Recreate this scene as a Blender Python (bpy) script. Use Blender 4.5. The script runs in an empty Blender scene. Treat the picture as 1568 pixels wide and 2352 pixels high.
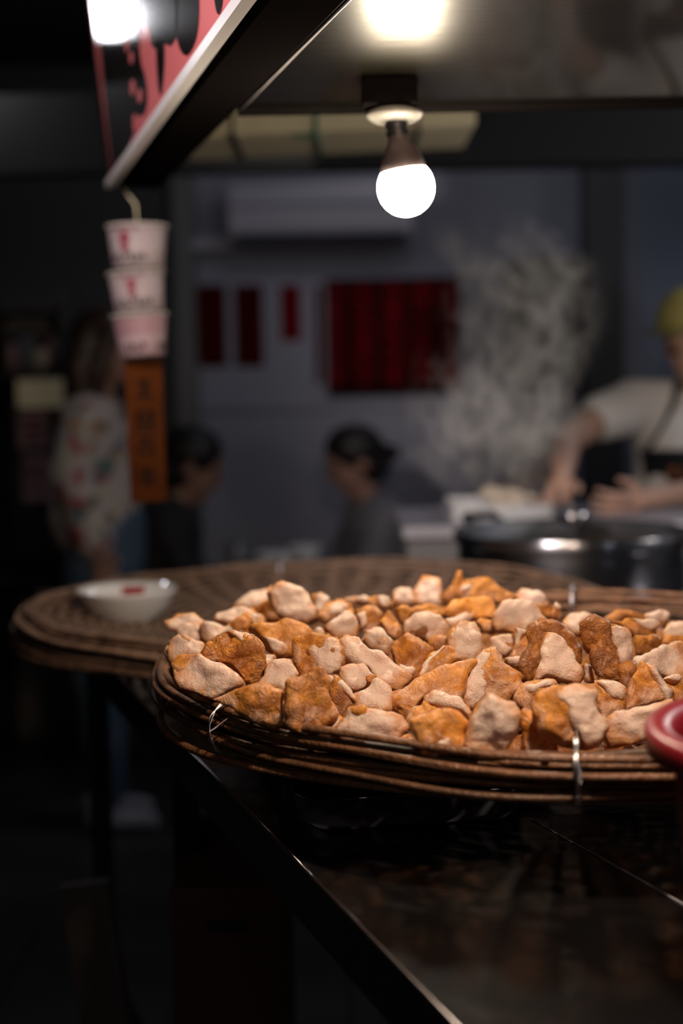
import bpy, bmesh, math, random
from mathutils import Vector, Matrix, noise, Euler

random.seed(7)
C = bpy.context.scene.collection
sc = bpy.context.scene
PI = math.pi

# ---------------------------------------------------------------- camera
W, H = 1568, 2352
F = 3267.0
CAMZ = 1.40
PITCH = math.radians(5.18)
ROLL = math.radians(1.0)
cd = bpy.data.cameras.new('camera')
cam = bpy.data.objects.new('camera', cd)
C.objects.link(cam)
cd.sensor_fit = 'VERTICAL'
cd.sensor_height = 36.0
cd.lens = F * 36.0 / H
CM = Matrix.Translation((0, 0, CAMZ)) @ Matrix.Rotation(PI / 2 - PITCH, 4, 'X') @ Matrix.Rotation(-ROLL, 4, 'Z')
cam.matrix_world = CM
cd.clip_start = 0.02
cd.dof.use_dof = True
cd.dof.focus_distance = 1.33
cd.dof.aperture_fstop = 50.0 / 21.0
cd.dof.aperture_blades = 0
sc.camera = cam

# ---------------------------------------------------------------- exposure, world
sc.view_settings.view_transform = 'Standard'
sc.view_settings.look = 'None'
sc.view_settings.gamma = 1
sc.view_settings.use_curve_mapping = False
sc.view_settings.exposure = 0.0
sc.cycles.use_denoising = True
sc.cycles.volume_step_rate = 1.0
sc.cycles.volume_bounces = 0
sc.cycles.max_bounces = 6
sc.cycles.sample_clamp_indirect = 4.0
sc.cycles.caustics_reflective = False
wd = bpy.data.worlds.new('night')
sc.world = wd
wd.use_nodes = True
wd.node_tree.nodes['Background'].inputs[0].default_value = (0.55, 0.62, 0.85, 1)
wd.node_tree.nodes['Background'].inputs[1].default_value = 0.006

def lamp(name, loc, power, r, col):
    l = bpy.data.lights.new(name, 'POINT'); l.energy = power; l.shadow_soft_size = r; l.color = col
    o = bpy.data.objects.new(name, l); C.objects.link(o); o.location = loc
    return o
def area(name, loc, rot, sx, sy, power, col):
    l = bpy.data.lights.new(name, 'AREA'); l.shape = 'RECTANGLE'; l.size = sx; l.size_y = sy; l.energy = power; l.color = col
    o = bpy.data.objects.new(name, l); C.objects.link(o); o.location = loc; o.rotation_euler = rot
    return o
# lamps outside the frame: the place's own, plus unseen fill added for brightness
MAIN_L = 260.0                                     # radiance of the visible bulb
lamp('stall_bulb_near', (0.18, 0.90, 1.72), 18.5, 0.035, (1.0, 0.74, 0.54))
sp_ = bpy.data.lights.new('sign_fill_spot', 'SPOT'); sp_.energy = 190; sp_.spot_size = math.radians(62); sp_.spot_blend = 0.6; sp_.shadow_soft_size = 0.03; sp_.color = (1.0, 0.86, 0.84)  # unseen spot added to brighten the sign face without lighting the food
so_ = bpy.data.objects.new('sign_fill_spot', sp_); C.objects.link(so_); so_.location = (-0.95, 0.35, 2.25)
so_.rotation_euler = (Vector((-0.12, 1.50, 2.12)) - so_.location).to_track_quat('-Z', 'Y').to_euler()
lamp('front_fill', (-0.95, -0.5, 2.3), 4.0, 0.06, (1.0, 0.86, 0.76))  # unseen lamps added behind the camera for soft fill and pot streaks
lamp('front_fill', (0.35, -1.1, 2.2), 2.5, 0.06, (0.78, 0.86, 1.0))
lamp('front_fill', (2.2, -0.9, 2.1), 6.0, 0.08, (0.85, 0.9, 1.0))
lamp('neighbour_bulb', (-1.11, 4.03, 2.40), 4.0, 0.06, (0.95, 0.95, 1.0))
lamp('kitchen_fill', (1.02, 2.62, 1.52), 7.0, 0.05, (1.0, 0.93, 0.86))  # unseen lamp added to brighten the carton, the cook and the pot
area('dining_tube', (0.3, 4.9, 2.72), (math.radians(35), 0, 0), 1.2, 0.06, 2.1, (0.84, 0.84, 1.0))
area('kitchen_tube', (1.9, 3.6, 2.6), (0, math.radians(25), 0), 0.06, 1.2, 7.0, (0.80, 0.86, 1.0))

# ---------------------------------------------------------------- pixel helpers
CAMP = Vector((0, 0, CAMZ))
R3 = CM.to_3x3()
def ray(px, py):
    return R3 @ Vector(((px - W / 2) / F, -(py - H / 2) / F, -1.0))
def at(px, py, Y=None, z=None):
    d = ray(px, py)
    t = (Y / d.y) if Y is not None else ((z - CAMZ) / d.z)
    return CAMP + d * t
def on_plane(px, py, p0, n):
    d = ray(px, py)
    t = (p0 - CAMP).dot(n) / d.dot(n)
    return CAMP + d * t

# ---------------------------------------------------------------- object helpers
def tag(o, label, cat, group=None, kind=None):
    o['label'] = label; o['category'] = cat
    if group: o['group'] = group
    if kind: o['kind'] = kind
    return o
def thing(name, label, cat, loc=(0, 0, 0), group=None, rot=(0, 0, 0)):
    o = bpy.data.objects.new(name, None); C.objects.link(o)
    o.empty_display_size = 0.02
    o.location = loc; o.rotation_euler = rot
    return tag(o, label, cat, group)
def obj(name, bm, mat, parent=None, world=False, smooth=True):
    if isinstance(bm, bmesh.types.BMesh):
        me = bpy.data.meshes.new(name); bm.normal_update(); bm.to_mesh(me); bm.free()
    else:
        me = bm
    me.materials.clear(); me.materials.append(mat)
    if smooth:
        me.polygons.foreach_set('use_smooth', [True] * len(me.polygons))
    o = bpy.data.objects.new(name, me); C.objects.link(o)
    if parent is not None:
        o.parent = parent
        if world:   # geometry was given in world coordinates
            M = Matrix.LocRotScale(parent.location, parent.rotation_euler, None)
            g = parent.parent
            while g is not None:
                M = Matrix.LocRotScale(g.location, g.rotation_euler, None) @ M; g = g.parent
            me.transform(M.inverted())
    return o
def struct(name, bm, mat, smooth=False):
    o = obj(name, bm, mat, smooth=smooth); o['kind'] = 'structure'; return o
def B(): return bmesh.new()
def box(bm, c, s, rot=None, bevel=0.0):
    M = Matrix.Translation(c) @ (rot.to_4x4() if rot else Matrix.Identity(4)) @ Matrix.Diagonal((s[0], s[1], s[2], 1))
    r = bmesh.ops.create_cube(bm, size=1.0, matrix=M)
    if bevel > 0:
        es = list({e for v in r['verts'] for e in v.link_edges})
        bmesh.ops.bevel(bm, geom=es, offset=bevel, segments=2, affect='EDGES', profile=0.5)
    return bm
def boxed(c, s, rot=None, bevel=0.0): return box(B(), c, s, rot, bevel)
def tube(bm, pts, rad, sides=8, closed=False, flat=1.0):
    """tube through pts; rad number or list; flat squashes it vertically"""
    n = len(pts); pts = [Vector(p) for p in pts]; rings = []
    for i, p in enumerate(pts):
        a = pts[(i - 1) % n] if (closed or i > 0) else pts[i]
        b = pts[(i + 1) % n] if (closed or i < n - 1) else pts[i]
        t = (b - a).normalized()
        up = Vector((0, 0, 1)) if abs(t.z) < 0.9 else Vector((1, 0, 0))
        s = t.cross(up).normalized(); u = s.cross(t).normalized()
        r = rad[i] if isinstance(rad, (list, tuple)) else rad
        rings.append([bm.verts.new(p + s * (r * math.cos(2 * PI * k / sides)) + u * (r * flat * math.sin(2 * PI * k / sides))) for k in range(sides)])
    m = n if closed else n - 1
    for i in range(m):
        A, D = rings[i], rings[(i + 1) % n]
        for k in range(sides):
            bm.faces.new((A[k], A[(k + 1) % sides], D[(k + 1) % sides], D[k]))
    if not closed:
        bm.faces.new(rings[0][::-1]); bm.faces.new(rings[-1])
    return bm
def lathe(bm, prof, c=(0, 0, 0), seg=48, M=None, cap=False):
    """prof: list of (r, z)"""
    c = Vector(c); rings = []
    for r, z in prof:
        ring = []
        for k in range(seg):
            a = 2 * PI * k / seg
            v = Vector((max(r, 1e-5) * math.cos(a), max(r, 1e-5) * math.sin(a), z))
            if M: v = M @ v
            ring.append(bm.verts.new(v + c))
        rings.append(ring)
    for A, D in zip(rings, rings[1:]):
        for k in range(seg):
            bm.faces.new((A[k], A[(k + 1) % seg], D[(k + 1) % seg], D[k]))
    if cap:
        bm.faces.new(rings[0][::-1]); bm.faces.new(rings[-1])
    return bm
def ball(bm, c, r, rot=None, u=16, v=10):
    if not isinstance(r, (tuple, list)): r = (r, r, r)
    M = Matrix.Translation(c) @ (rot.to_4x4() if rot else Matrix.Identity(4)) @ Matrix.Diagonal((r[0], r[1], r[2], 1))
    bmesh.ops.create_uvsphere(bm, u_segments=u, v_segments=v, radius=1.0, matrix=M)
    return bm
def capsule(bm, a, b, ra, rb):
    a, b = Vector(a), Vector(b)
    d = b - a; L = d.length
    if L > 1e-6:
        q = d.to_track_quat('Z', 'Y').to_matrix()
        M = Matrix.Translation((a + b) / 2) @ q.to_4x4()
        bmesh.ops.create_cone(bm, cap_ends=True, segments=16, radius1=ra, radius2=rb, depth=L, matrix=M)
    ball(bm, a, ra * 1.0, u=14, v=8); ball(bm, b, rb * 1.0, u=14, v=8)
    return bm
def prism(bm, pts, n, d):
    """plane polygon pts (world) thickened by d along n"""
    n = Vector(n)
    a = [bm.verts.new(p) for p in pts]; b = [bm.verts.new(Vector(p) + n * d) for p in pts]
    bm.faces.new(a[::-1]); bm.faces.new(b)
    for i in range(len(a)):
        j = (i + 1) % len(a)
        bm.faces.new((a[i], a[j], b[j], b[i]))
    bmesh.ops.recalc_face_normals(bm, faces=bm.faces[:])
    return bm
def remesh(bm, voxel, smooth=4, fac=0.5):
    """one continuous skin over everything in bm"""
    me = bpy.data.meshes.new('tmp'); bm.to_mesh(me); bm.free()
    o = bpy.data.objects.new('tmp', me); C.objects.link(o)
    m = o.modifiers.new('r', 'REMESH'); m.mode = 'VOXEL'; m.voxel_size = voxel
    if smooth:
        s = o.modifiers.new('s', 'SMOOTH'); s.iterations = smooth; s.factor = fac
    dg = bpy.context.evaluated_depsgraph_get()
    out = bpy.data.meshes.new_from_object(o.evaluated_get(dg))
    bpy.data.objects.remove(o); bpy.data.meshes.remove(me)
    return out

# ---------------------------------------------------------------- materials
def mat(name, col=(0.5, 0.5, 0.5), rough=0.5, metal=0.0, var=0.0, vscale=20, bump=0.0, bscale=60, spec=0.5, emit=None, estr=0, coat=0.0, aniso=None, stretch=(1, 1, 1)):
    m = bpy.data.materials.new(name); m.use_nodes = True
    nt = m.node_tree; bs = nt.nodes['Principled BSDF']
    bs.inputs['Base Color'].default_value = (*col, 1)
    bs.inputs['Roughness'].default_value = rough
    bs.inputs['Metallic'].default_value = metal
    bs.inputs['Specular IOR Level'].default_value = spec
    bs.inputs['Coat Weight'].default_value = coat
    if emit:
        bs.inputs['Emission Color'].default_value = (*emit, 1); bs.inputs['Emission Strength'].default_value = estr
    if var > 0 or bump > 0:
        tc = nt.nodes.new('ShaderNodeTexCoord'); mp = nt.nodes.new('ShaderNodeMapping')
        mp.inputs['Scale'].default_value = stretch
        nt.links.new(tc.outputs['Object'], mp.inputs[0])
    if var > 0:
        n = nt.nodes.new('ShaderNodeTexNoise'); n.inputs['Scale'].default_value = vscale; n.inputs['Detail'].default_value = 5
        r = nt.nodes.new('ShaderNodeValToRGB')
        r.color_ramp.elements[0].position = 0.3; r.color_ramp.elements[1].position = 0.7
        r.color_ramp.elements[0].color = (*[c * (1 - var) for c in col], 1)
        r.color_ramp.elements[1].color = (*[min(1, c * (1 + var)) for c in col], 1)
        nt.links.new(mp.outputs[0], n.inputs[0]); nt.links.new(n.outputs['Fac'], r.inputs[0]); nt.links.new(r.outputs[0], bs.inputs['Base Color'])
    if bump > 0:
        n = nt.nodes.new('ShaderNodeTexNoise'); n.inputs['Scale'].default_value = bscale; n.inputs['Detail'].default_value = 4
        b = nt.nodes.new('ShaderNodeBump'); b.inputs['Strength'].default_value = bump; b.inputs['Distance'].default_value = 0.01
        nt.links.new(mp.outputs[0], n.inputs[0]); nt.links.new(n.outputs['Fac'], b.inputs['Height']); nt.links.new(b.outputs[0], bs.inputs['Normal'])
    return m

def food_mats():
    # fried skin: golden to brown, wrinkled, thin pale smears; object colour r = brown, g = smear, b = wrinkle
    m = bpy.data.materials.new('fried_tofu_skin'); m.use_nodes = True; nt = m.node_tree; N = nt.nodes.new; L = nt.links.new
    bs = nt.nodes['Principled BSDF']
    tc = N('ShaderNodeTexCoord'); oi = N('ShaderNodeObjectInfo'); sp = N('ShaderNodeSeparateColor'); L(oi.outputs['Color'], sp.inputs[0])
    def nz(scale, detail=4, rough=0.55, dist=0.0):
        n = N('ShaderNodeTexNoise'); n.inputs['Scale'].default_value = scale; n.inputs['Detail'].default_value = detail
        n.inputs['Roughness'].default_value = rough; n.inputs['Distortion'].default_value = dist; L(tc.outputs['Object'], n.inputs['Vector']); return n
    def math_(op, a, b=None, c=None, clamp=False):
        n = N('ShaderNodeMath'); n.operation = op; n.use_clamp = clamp
        for i, x in enumerate((a, b, c)):
            if x is None: continue
            if isinstance(x, (int, float)): n.inputs[i].default_value = x
            else: L(x, n.inputs[i])
        return n.outputs[0]
    def mix(f, a, b):
        n = N('ShaderNodeMix'); n.data_type = 'RGBA'
        L(f, n.inputs[0])
        for i, x in ((6, a), (7, b)):
            if isinstance(x, tuple): n.inputs[i].default_value = (*x, 1)
            else: L(x, n.inputs[i])
        return n.outputs[2]
    n1 = nz(38, 5); n2 = nz(95, 5, 0.6, 0.4); n3 = nz(30, 6, 0.6, 1.2)
    f1 = math_('MULTIPLY_ADD', n1.outputs['Fac'], 3.0, -1.0, True)
    gold = mix(f1, (0.84, 0.37, 0.065), (0.66, 0.24, 0.040))
    dark = mix(f1, (0.42, 0.17, 0.05), (0.27, 0.085, 0.022))
    br = math_('ADD', sp.outputs[0], math_('ADD', math_('MULTIPLY_ADD', n2.outputs['Fac'], 1.8, -0.95), math_('MULTIPLY_ADD', nz(26, 3).outputs['Fac'], 1.8, -0.85)), None, True)
    c = mix(br, gold, dark)
    sm = math_('MULTIPLY_ADD', math_('ADD', n3.outputs['Fac'], sp.outputs[1]), 7.0, -4.0, True)
    c2 = mix(math_('MULTIPLY', sm, 0.7), c, (0.86, 0.58, 0.42))
    # creases: thin ridged lines, a little darker
    n4 = nz(95, 4, 0.6, 0.5)
    rid = math_('ABSOLUTE', math_('SUBTRACT', n4.outputs['Fac'], 0.5))
    cr = math_('SUBTRACT', 1.0, math_('MULTIPLY', rid, 14.0, None, True), None, True)
    crw = math_('MULTIPLY', cr, math_('MULTIPLY', sp.outputs[2], 0.45))
    c3 = mix(crw, c2, (0.22, 0.07, 0.02))
    L(c3, bs.inputs['Base Color'])
    bs.inputs['Roughness'].default_value = 0.34
    bs.inputs['Subsurface Weight'].default_value = 0.15; bs.inputs['Subsurface Radius'].default_value = (0.006, 0.003, 0.001); bs.inputs['Subsurface Scale'].default_value = 1
    h = math_('ADD', math_('MULTIPLY', math_('MULTIPLY', cr, sp.outputs[2]), -0.5), math_('MULTIPLY', nz(130, 5, 0.65).outputs['Fac'], 1.6))
    h = math_('ADD', h, math_('MULTIPLY', sm, 0.8))
    b = N('ShaderNodeBump'); b.inputs['Strength'].default_value = 0.75; b.inputs['Distance'].default_value = 0.0016
    L(h, b.inputs['Height']); L(b.outputs[0], bs.inputs['Normal'])
    skin = m
    m = bpy.data.materials.new('fish_paste'); m.use_nodes = True; nt = m.node_tree; N = nt.nodes.new; L = nt.links.new
    bs = nt.nodes['Principled BSDF']; tc = N('ShaderNodeTexCoord'); oi = N('ShaderNodeObjectInfo'); sp = N('ShaderNodeSeparateColor'); L(oi.outputs['Color'], sp.inputs[0])
    n1 = nz(35, 6, 0.6, 0.8); n2 = nz(140, 4)
    pale = mix(math_('MULTIPLY_ADD', n2.outputs['Fac'], 2.0, -0.5, True), (0.90, 0.72, 0.59), (0.86, 0.61, 0.50))
    f = math_('MULTIPLY_ADD', math_('ADD', n1.outputs['Fac'], sp.outputs[0]), 6.0, -3.7, True)
    c = mix(math_('MULTIPLY', f, 0.75), pale, (0.78, 0.36, 0.12))
    at_ = N('ShaderNodeAttribute'); at_.attribute_name = 'edge'
    n5 = nz(60, 5, 0.6, 1.0)
    ed_ = math_('MULTIPLY_ADD', math_('ADD', at_.outputs['Fac'], math_('MULTIPLY', n5.outputs['Fac'], 1.3)), 2.8, -3.35, True)
    c = mix(math_('MULTIPLY', ed_, 0.8), c, (0.74, 0.33, 0.11))
    n3 = nz(420, 2); fl = math_('GREATER_THAN', n3.outputs['Fac'], 0.74)
    c = mix(math_('MULTIPLY', fl, 0.5), c, (0.42, 0.20, 0.10))
    L(c, bs.inputs['Base Color']); bs.inputs['Roughness'].default_value = 0.22
    bs.inputs['Subsurface Weight'].default_value = 0.3; bs.inputs['Subsurface Radius'].default_value = (0.008, 0.004, 0.002); bs.inputs['Subsurface Scale'].default_value = 1
    h = math_('ADD', math_('MULTIPLY', nz(170, 5, 0.65).outputs['Fac'], 1.0), math_('MULTIPLY', nz(520, 3).outputs['Fac'], 0.55))
    b = N('ShaderNodeBump'); b.inputs['Strength'].default_value = 0.8; b.inputs['Distance'].default_value = 0.0022
    L(h, b.inputs['Height']); L(b.outputs[0], bs.inputs['Normal'])
    return skin, m
SKINM, PASTEM = food_mats()
M = {}
M['steel'] = mat('dark_steel', (0.065, 0.065, 0.070), 0.17, 0.9, bump=0.30, bscale=9, stretch=(1, 1, 1))
M['steel_edge'] = mat('polished_steel_edge', (0.55, 0.55, 0.57), 0.22, 1.0)
M['tray'] = mat('tray_steel', (0.42, 0.41, 0.46), 0.40, 0.3, bump=0.1, bscale=30)
M['pot'] = mat('pot_steel', (0.50, 0.50, 0.54), 0.20, 1.0, bump=0.05, bscale=25, stretch=(1, 1, 0.05))
pn = M['pot'].node_tree; pb = pn.nodes['Principled BSDF']; pb.inputs['Anisotropic'].default_value = 0.8; pb.inputs['Roughness'].default_value = 0.28; pb.inputs['Anisotropic Rotation'].default_value = 0.25
tg_ = pn.nodes.new('ShaderNodeTangent'); tg_.direction_type = 'RADIAL'; tg_.axis = 'Z'; pn.links.new(tg_.outputs[0], pb.inputs['Tangent'])
M['pot_in'] = mat('pot_inside', (0.12, 0.12, 0.13), 0.45, 0.8)
M['black'] = mat('black_paint', (0.012, 0.012, 0.013), 0.5)
M['hood'] = mat('hood_sheet', (0.022, 0.019, 0.011), 0.32, 0.9, bump=0.06, bscale=14, stretch=(1, 3, 1), spec=0.3, coat=0.6)
M['hood'].node_tree.nodes['Principled BSDF'].inputs['Coat Roughness'].default_value = 0.025
M['beam'] = mat('beam_black', (0.006, 0.005, 0.005), 0.9, spec=0.0)
M['rail'] = mat('aluminium_rail', (0.80, 0.77, 0.77), 0.35, 0.35)
M['sign_red'] = mat('sign_red_acrylic', (0.74, 0.19, 0.20), 0.08, 0)
M['sign_black'] = mat('sign_black_print', (0.012, 0.010, 0.010), 0.08, 0)
M['wicker'] = mat('wicker', (0.20, 0.092, 0.044), 0.40, var=0.35, vscale=55, bump=0.35, bscale=220, stretch=(1, 1, 1))
M['wicker_dark'] = mat('wicker_dark', (0.12, 0.058, 0.028), 0.45, var=0.35, vscale=45, bump=0.3, bscale=220)
M['wicker_grey'] = mat('wicker_weathered', (0.20, 0.125, 0.085), 0.5, var=0.4, vscale=45, bump=0.35, bscale=220)
M['wire'] = mat('wire', (0.75, 0.75, 0.78), 0.3, 1.0)
M['porcelain'] = mat('porcelain', (0.78, 0.79, 0.82), 0.12, coat=0.5)
M['mark_red'] = mat('bowl_red_mark', (0.35, 0.06, 0.07), 0.3)
M['red_plastic'] = mat('red_plastic', (0.24, 0.010, 0.020), 0.36)
M['ceramic'] = mat('lamp_ceramic', (0.28, 0.27, 0.24), 0.35)
M['housing'] = mat('bulb_housing', (0.07, 0.05, 0.05), 0.5)
M['glow'] = mat('bulb_globe', (1, 1, 1), 0.4, emit=(1.0, 0.84, 0.64), estr=MAIN_L)
M['carton'] = mat('carton_cream', (0.78, 0.70, 0.47), 0.6, var=0.08, vscale=8)
M['cord'] = mat('green_cord', (0.02, 0.22, 0.17), 0.5)
M['paper'] = mat('paper_cup', (0.32, 0.26, 0.265), 0.6)
M['paper_pink'] = mat('paper_cup_pink', (0.33, 0.225, 0.24), 0.6)
M['rim_paper'] = mat('paper_cup_rim', (0.38, 0.34, 0.31), 0.6)
M['ink'] = mat('ink', (0.012, 0.010, 0.010), 0.9, spec=0.05)
M['ink_red'] = mat('ink_red', (0.18, 0.02, 0.035), 0.5)
M['board'] = mat('orange_board', (0.070, 0.020, 0.006), 0.95, spec=0.0, var=0.25, vscale=12)
M['wall'] = mat('wall_grey', (0.34, 0.35, 0.42), 0.6, var=0.06, vscale=2)
M['wall_dark'] = mat('wall_dark', (0.032, 0.032, 0.034), 0.6)
M['wall_blue'] = mat('wall_blue', (0.30, 0.35, 0.48), 0.6, var=0.25, vscale=1.5)
M['ceiling'] = mat('ceiling_dark', (0.012, 0.012, 0.013), 0.7)
M['floor'] = mat('floor_tile', (0.05, 0.049, 0.048), 0.4, var=0.3, vscale=3)
M['ac'] = mat('air_conditioner', (0.55, 0.53, 0.60), 0.3)
M['ac_dark'] = mat('air_conditioner_slot', (0.06, 0.06, 0.07), 0.5)
M['poster_red'] = mat('poster_red', (0.09, 0.004, 0.004), 0.9, spec=0.05)
M['poster_crimson'] = mat('poster_crimson', (0.22, 0.005, 0.012), 0.9, spec=0.05)
M['frame_black'] = mat('frame_black', (0.008, 0.004, 0.004), 0.95, spec=0.0)
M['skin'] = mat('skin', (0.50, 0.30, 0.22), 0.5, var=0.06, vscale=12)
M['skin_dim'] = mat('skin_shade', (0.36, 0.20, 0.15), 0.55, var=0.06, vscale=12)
M['hair'] = mat('hair_black', (0.012, 0.010, 0.010), 0.45, bump=0.4, bscale=90, stretch=(1, 1, 0.1))
M['hair_brown'] = mat('hair_brown', (0.045, 0.024, 0.016), 0.45, bump=0.5, bscale=90, stretch=(1, 1, 0.1))
M['shirt_white'] = mat('shirt_offwhite', (0.82, 0.78, 0.76), 0.8, bump=0.3, bscale=30)
M['shirt_black'] = mat('shirt_black', (0.010, 0.010, 0.012), 0.8)
M['shirt_grey'] = mat('shirt_grey', (0.16, 0.16, 0.18), 0.8, var=0.4, vscale=9)
M['shirt_pink'] = mat('shirt_maroon', (0.26, 0.09, 0.12), 0.8)
M['apron'] = mat('apron_black', (0.012, 0.012, 0.014), 0.7)
M['apron_print'] = mat('apron_orange_print', (0.42, 0.12, 0.03), 0.6)
M['cap_yellow'] = mat('cap_yellow', (0.42, 0.36, 0.12), 0.7, var=0.15, vscale=10)
M['jeans'] = mat('jeans', (0.07, 0.11, 0.17), 0.8, var=0.25, vscale=20)
M['trousers'] = mat('dark_trousers', (0.02, 0.02, 0.025), 0.8)
M['shoe'] = mat('white_shoe', (0.50, 0.46, 0.50), 0.6)
M['white_plastic'] = mat('white_plastic', (0.62, 0.62, 0.62), 0.4)
M['cream_food'] = mat('cream_food', (0.68, 0.56, 0.42), 0.5, var=0.1, vscale=30, bump=0.6, bscale=40)
M['grey_cabinet'] = mat('grey_cabinet', (0.17, 0.165, 0.165), 0.45)
M['table'] = mat('table_top', (0.22, 0.23, 0.22), 0.3)
M['glass'] = mat('tumbler', (0.30, 0.31, 0.34), 0.1, 0.6)
M['notice'] = mat('notice_paper', (0.40, 0.24, 0.24), 0.7, var=0.3, vscale=8)
M['lit'] = mat('lit_panel', (0.7, 0.6, 0.4), 0.6, emit=(1.0, 0.80, 0.48), estr=0.03)
M['crate'] = mat('brown_carton', (0.09, 0.04, 0.02), 0.7, var=0.2, vscale=6)
M['pale_sheet'] = mat('pale_sheet', (0.10, 0.10, 0.09), 0.6)
M['stool'] = mat('stool_grey', (0.12, 0.12, 0.13), 0.4)
def floral():
    m = mat('floral_blouse', (0.5, 0.45, 0.4), 0.8); nt = m.node_tree; N = nt.nodes.new; L = nt.links.new
    tc = N('ShaderNodeTexCoord'); v = N('ShaderNodeTexVoronoi'); v.inputs['Scale'].default_value = 30
    r = N('ShaderNodeValToRGB'); r.color_ramp.interpolation = 'CONSTANT'; e = r.color_ramp.elements
    e[0].color = (0.48, 0.42, 0.40, 1); e[1].position = 0.62; e[1].color = (0.34, 0.07, 0.09, 1)
    for p, c in ((0.70, (0.10, 0.18, 0.20)), (0.78, (0.48, 0.44, 0.36)), (0.87, (0.36, 0.20, 0.09)), (0.93, (0.16, 0.15, 0.10))):
        k = e.new(p); k.color = (*c, 1)
    s = N('ShaderNodeSeparateColor')
    nz = N('ShaderNodeTexNoise'); nz.inputs['Scale'].default_value = 12
    ad = N('ShaderNodeVectorMath'); ad.operation = 'MULTIPLY_ADD'; ad.inputs[1].default_value = (0.06,) * 3
    L(nz.outputs['Color'], ad.inputs[0]); L(tc.outputs['Object'], ad.inputs[2]); L(tc.outputs['Object'], nz.inputs[0])
    L(ad.outputs[0], v.inputs['Vector']); L(v.outputs['Color'], s.inputs[0]); L(s.outputs[0], r.inputs[0])
    L(r.outputs[0], nt.nodes['Principled BSDF'].inputs['Base Color'])
    return m
M['floral'] = floral()

# ================================================================ SETTING
FLOOR_Z = 0.0
f = struct('floor', boxed((0, 3.2, -0.05), (9, 9.4, 0.1)), M['floor'])
M['tile'] = M['floor']
# large floor tiles that show faintly at the lower left
tile_me = None
for i in range(9):
    for j in range(10):
        if tile_me is None:
            t = obj('tile', boxed((0, 0, 0), (0.395, 0.395, 0.012), bevel=0.002), M['floor'], f, smooth=False); tile_me = t.data
        else:
            t = bpy.data.objects.new('tile', tile_me); C.objects.link(t); t.parent = f
        t.location = (-2.6 + i * 0.4, 1.6 + j * 0.4, 0.004)
struct('ceiling', boxed((0, 3.2, 2.85), (9, 9.4, 0.1)), M['ceiling'])
BW = 6.6
wl_ = at(392, 700, BW).x
struct('wall_back', boxed(((1.4 + wl_) / 2, BW + 0.05, 1.4), (1.4 - wl_, 0.1, 2.8)), M['wall'])
struct('wall_left', boxed((-4.45, 3.2, 1.4), (0.1, 9.4, 2.8)), M['wall_dark'])
struct('wall_right', boxed((3.6, 3.2, 1.4), (0.1, 9.4, 2.8)), M['wall_blue'])
struct('wall_back_left', boxed(((-4.4 + wl_) / 2, BW - 0.2, 1.4), (4.4 + wl_, 0.1, 2.8)), M['wall_dark'])
struct('wall_back_right', boxed((2.5, BW + 0.05, 1.4), (2.2, 0.1, 2.8)), M['wall_blue'])
struct('wall_front', boxed((0, -1.45, 1.4), (9, 0.1, 2.8)), M['wall_dark'])
struct('trim_1', boxed((at(430, 700, BW).x, BW - 0.05, 1.4), (0.09, 0.1, 2.8)), M['grey_cabinet'])
pl = at(1382, 700, 5.6)
struct('pillar', boxed((pl.x, 5.6, 1.4), (0.15, 0.15, 2.8), bevel=0.006), M['wall_dark'])
b0 = at(745, 915, BW).z
struct('trim_2', boxed(((1.4 + wl_) / 2, BW - 0.012, b0 - 0.03), (1.4 - wl_, 0.02, 0.03)), M['wall'])
# dark lintel under the ceiling at the back of the stall
lt = at(700, 385, 4.2)
struct('beam_back', boxed((0.2, 4.2, lt.z + 0.10), (4.6, 0.12, 0.22)), M['ceiling'])

# ---------------------------------------------------------------- hood over the stall
HZ = at(900, 186, 1.70).z                         # underside of the hood
A0 = at(790, 0, z=HZ); A1 = at(470, 335, z=HZ)      # inner edge of the sign beam
S0 = at(590, 0, z=HZ); S1 = at(262, 432, z=HZ)      # outer edge
sd = (S1 - S0).normalized(); sn = Vector((-sd.y, sd.x, 0)).normalized()
if sn.x > 0: sn = -sn
def beam_pt(base, t): return base + sd * t
hood = thing('stall_hood', 'dark metal hood over the food, its underside mirroring the hanging bulb', 'hood', (0, 1.4, HZ))
ybk = at(700, 247, z=HZ).y
bm = B()
q = [A0 - sd * 0.9, A0 + sd * ((ybk - A0.y) / sd.y), Vector((1.5, ybk, HZ)), Vector((1.5, A0.y - 0.9, HZ))]
prism(bm, [Vector((p.x, p.y, HZ)) for p in q], (0, 0, 1), 0.012)
obj('underside_panel', bm, M['hood'], hood, world=True, smooth=False)
obj('back_lip', boxed(((q[1].x + 1.5) / 2, ybk + 0.006, HZ + 0.03), (1.5 - q[1].x, 0.012, 0.075)), M['beam'], hood, world=True, smooth=False)
obj('seam_strip', tube(B(), [q[0] + Vector((0.004, 0, -0.001)), q[1] + Vector((0.004, 0, -0.001))], 0.0016, 6), M['rail'], hood, world=True)
sign = thing('shop_sign', 'red shop sign with big black lettering and a bright metal bottom rail', 'sign', tuple(S1))
far = S1 + sd * 0.0
near = S0 - sd * 0.75
wd_ = (A0 - S0).dot(-sn)
SH = 0.62
bm = B()
prism(bm, [near - sn * 0.012, far - sn * 0.012, far - sn * wd_, near - sn * wd_], (0, 0, 1), SH)
obj('beam_box', bm, M['beam'], sign, world=True, smooth=False)
bm = B()
lean = Vector((0, 0, 1)) + sn * 0.10
zt = Vector((0, 0, 0.012))
p = [near + zt, far + zt, far + zt + lean * SH, near + zt + lean * SH]
prism(bm, p, sn, 0.004)
fn = (p[1] - p[0]).cross(p[3] - p[0]).normalized()
if fn.dot(sn) < 0: fn = -fn
fp0 = p[0] + fn * 0.0042
obj('sign_face', bm, M['sign_red'], sign, world=True, smooth=False)
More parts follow.
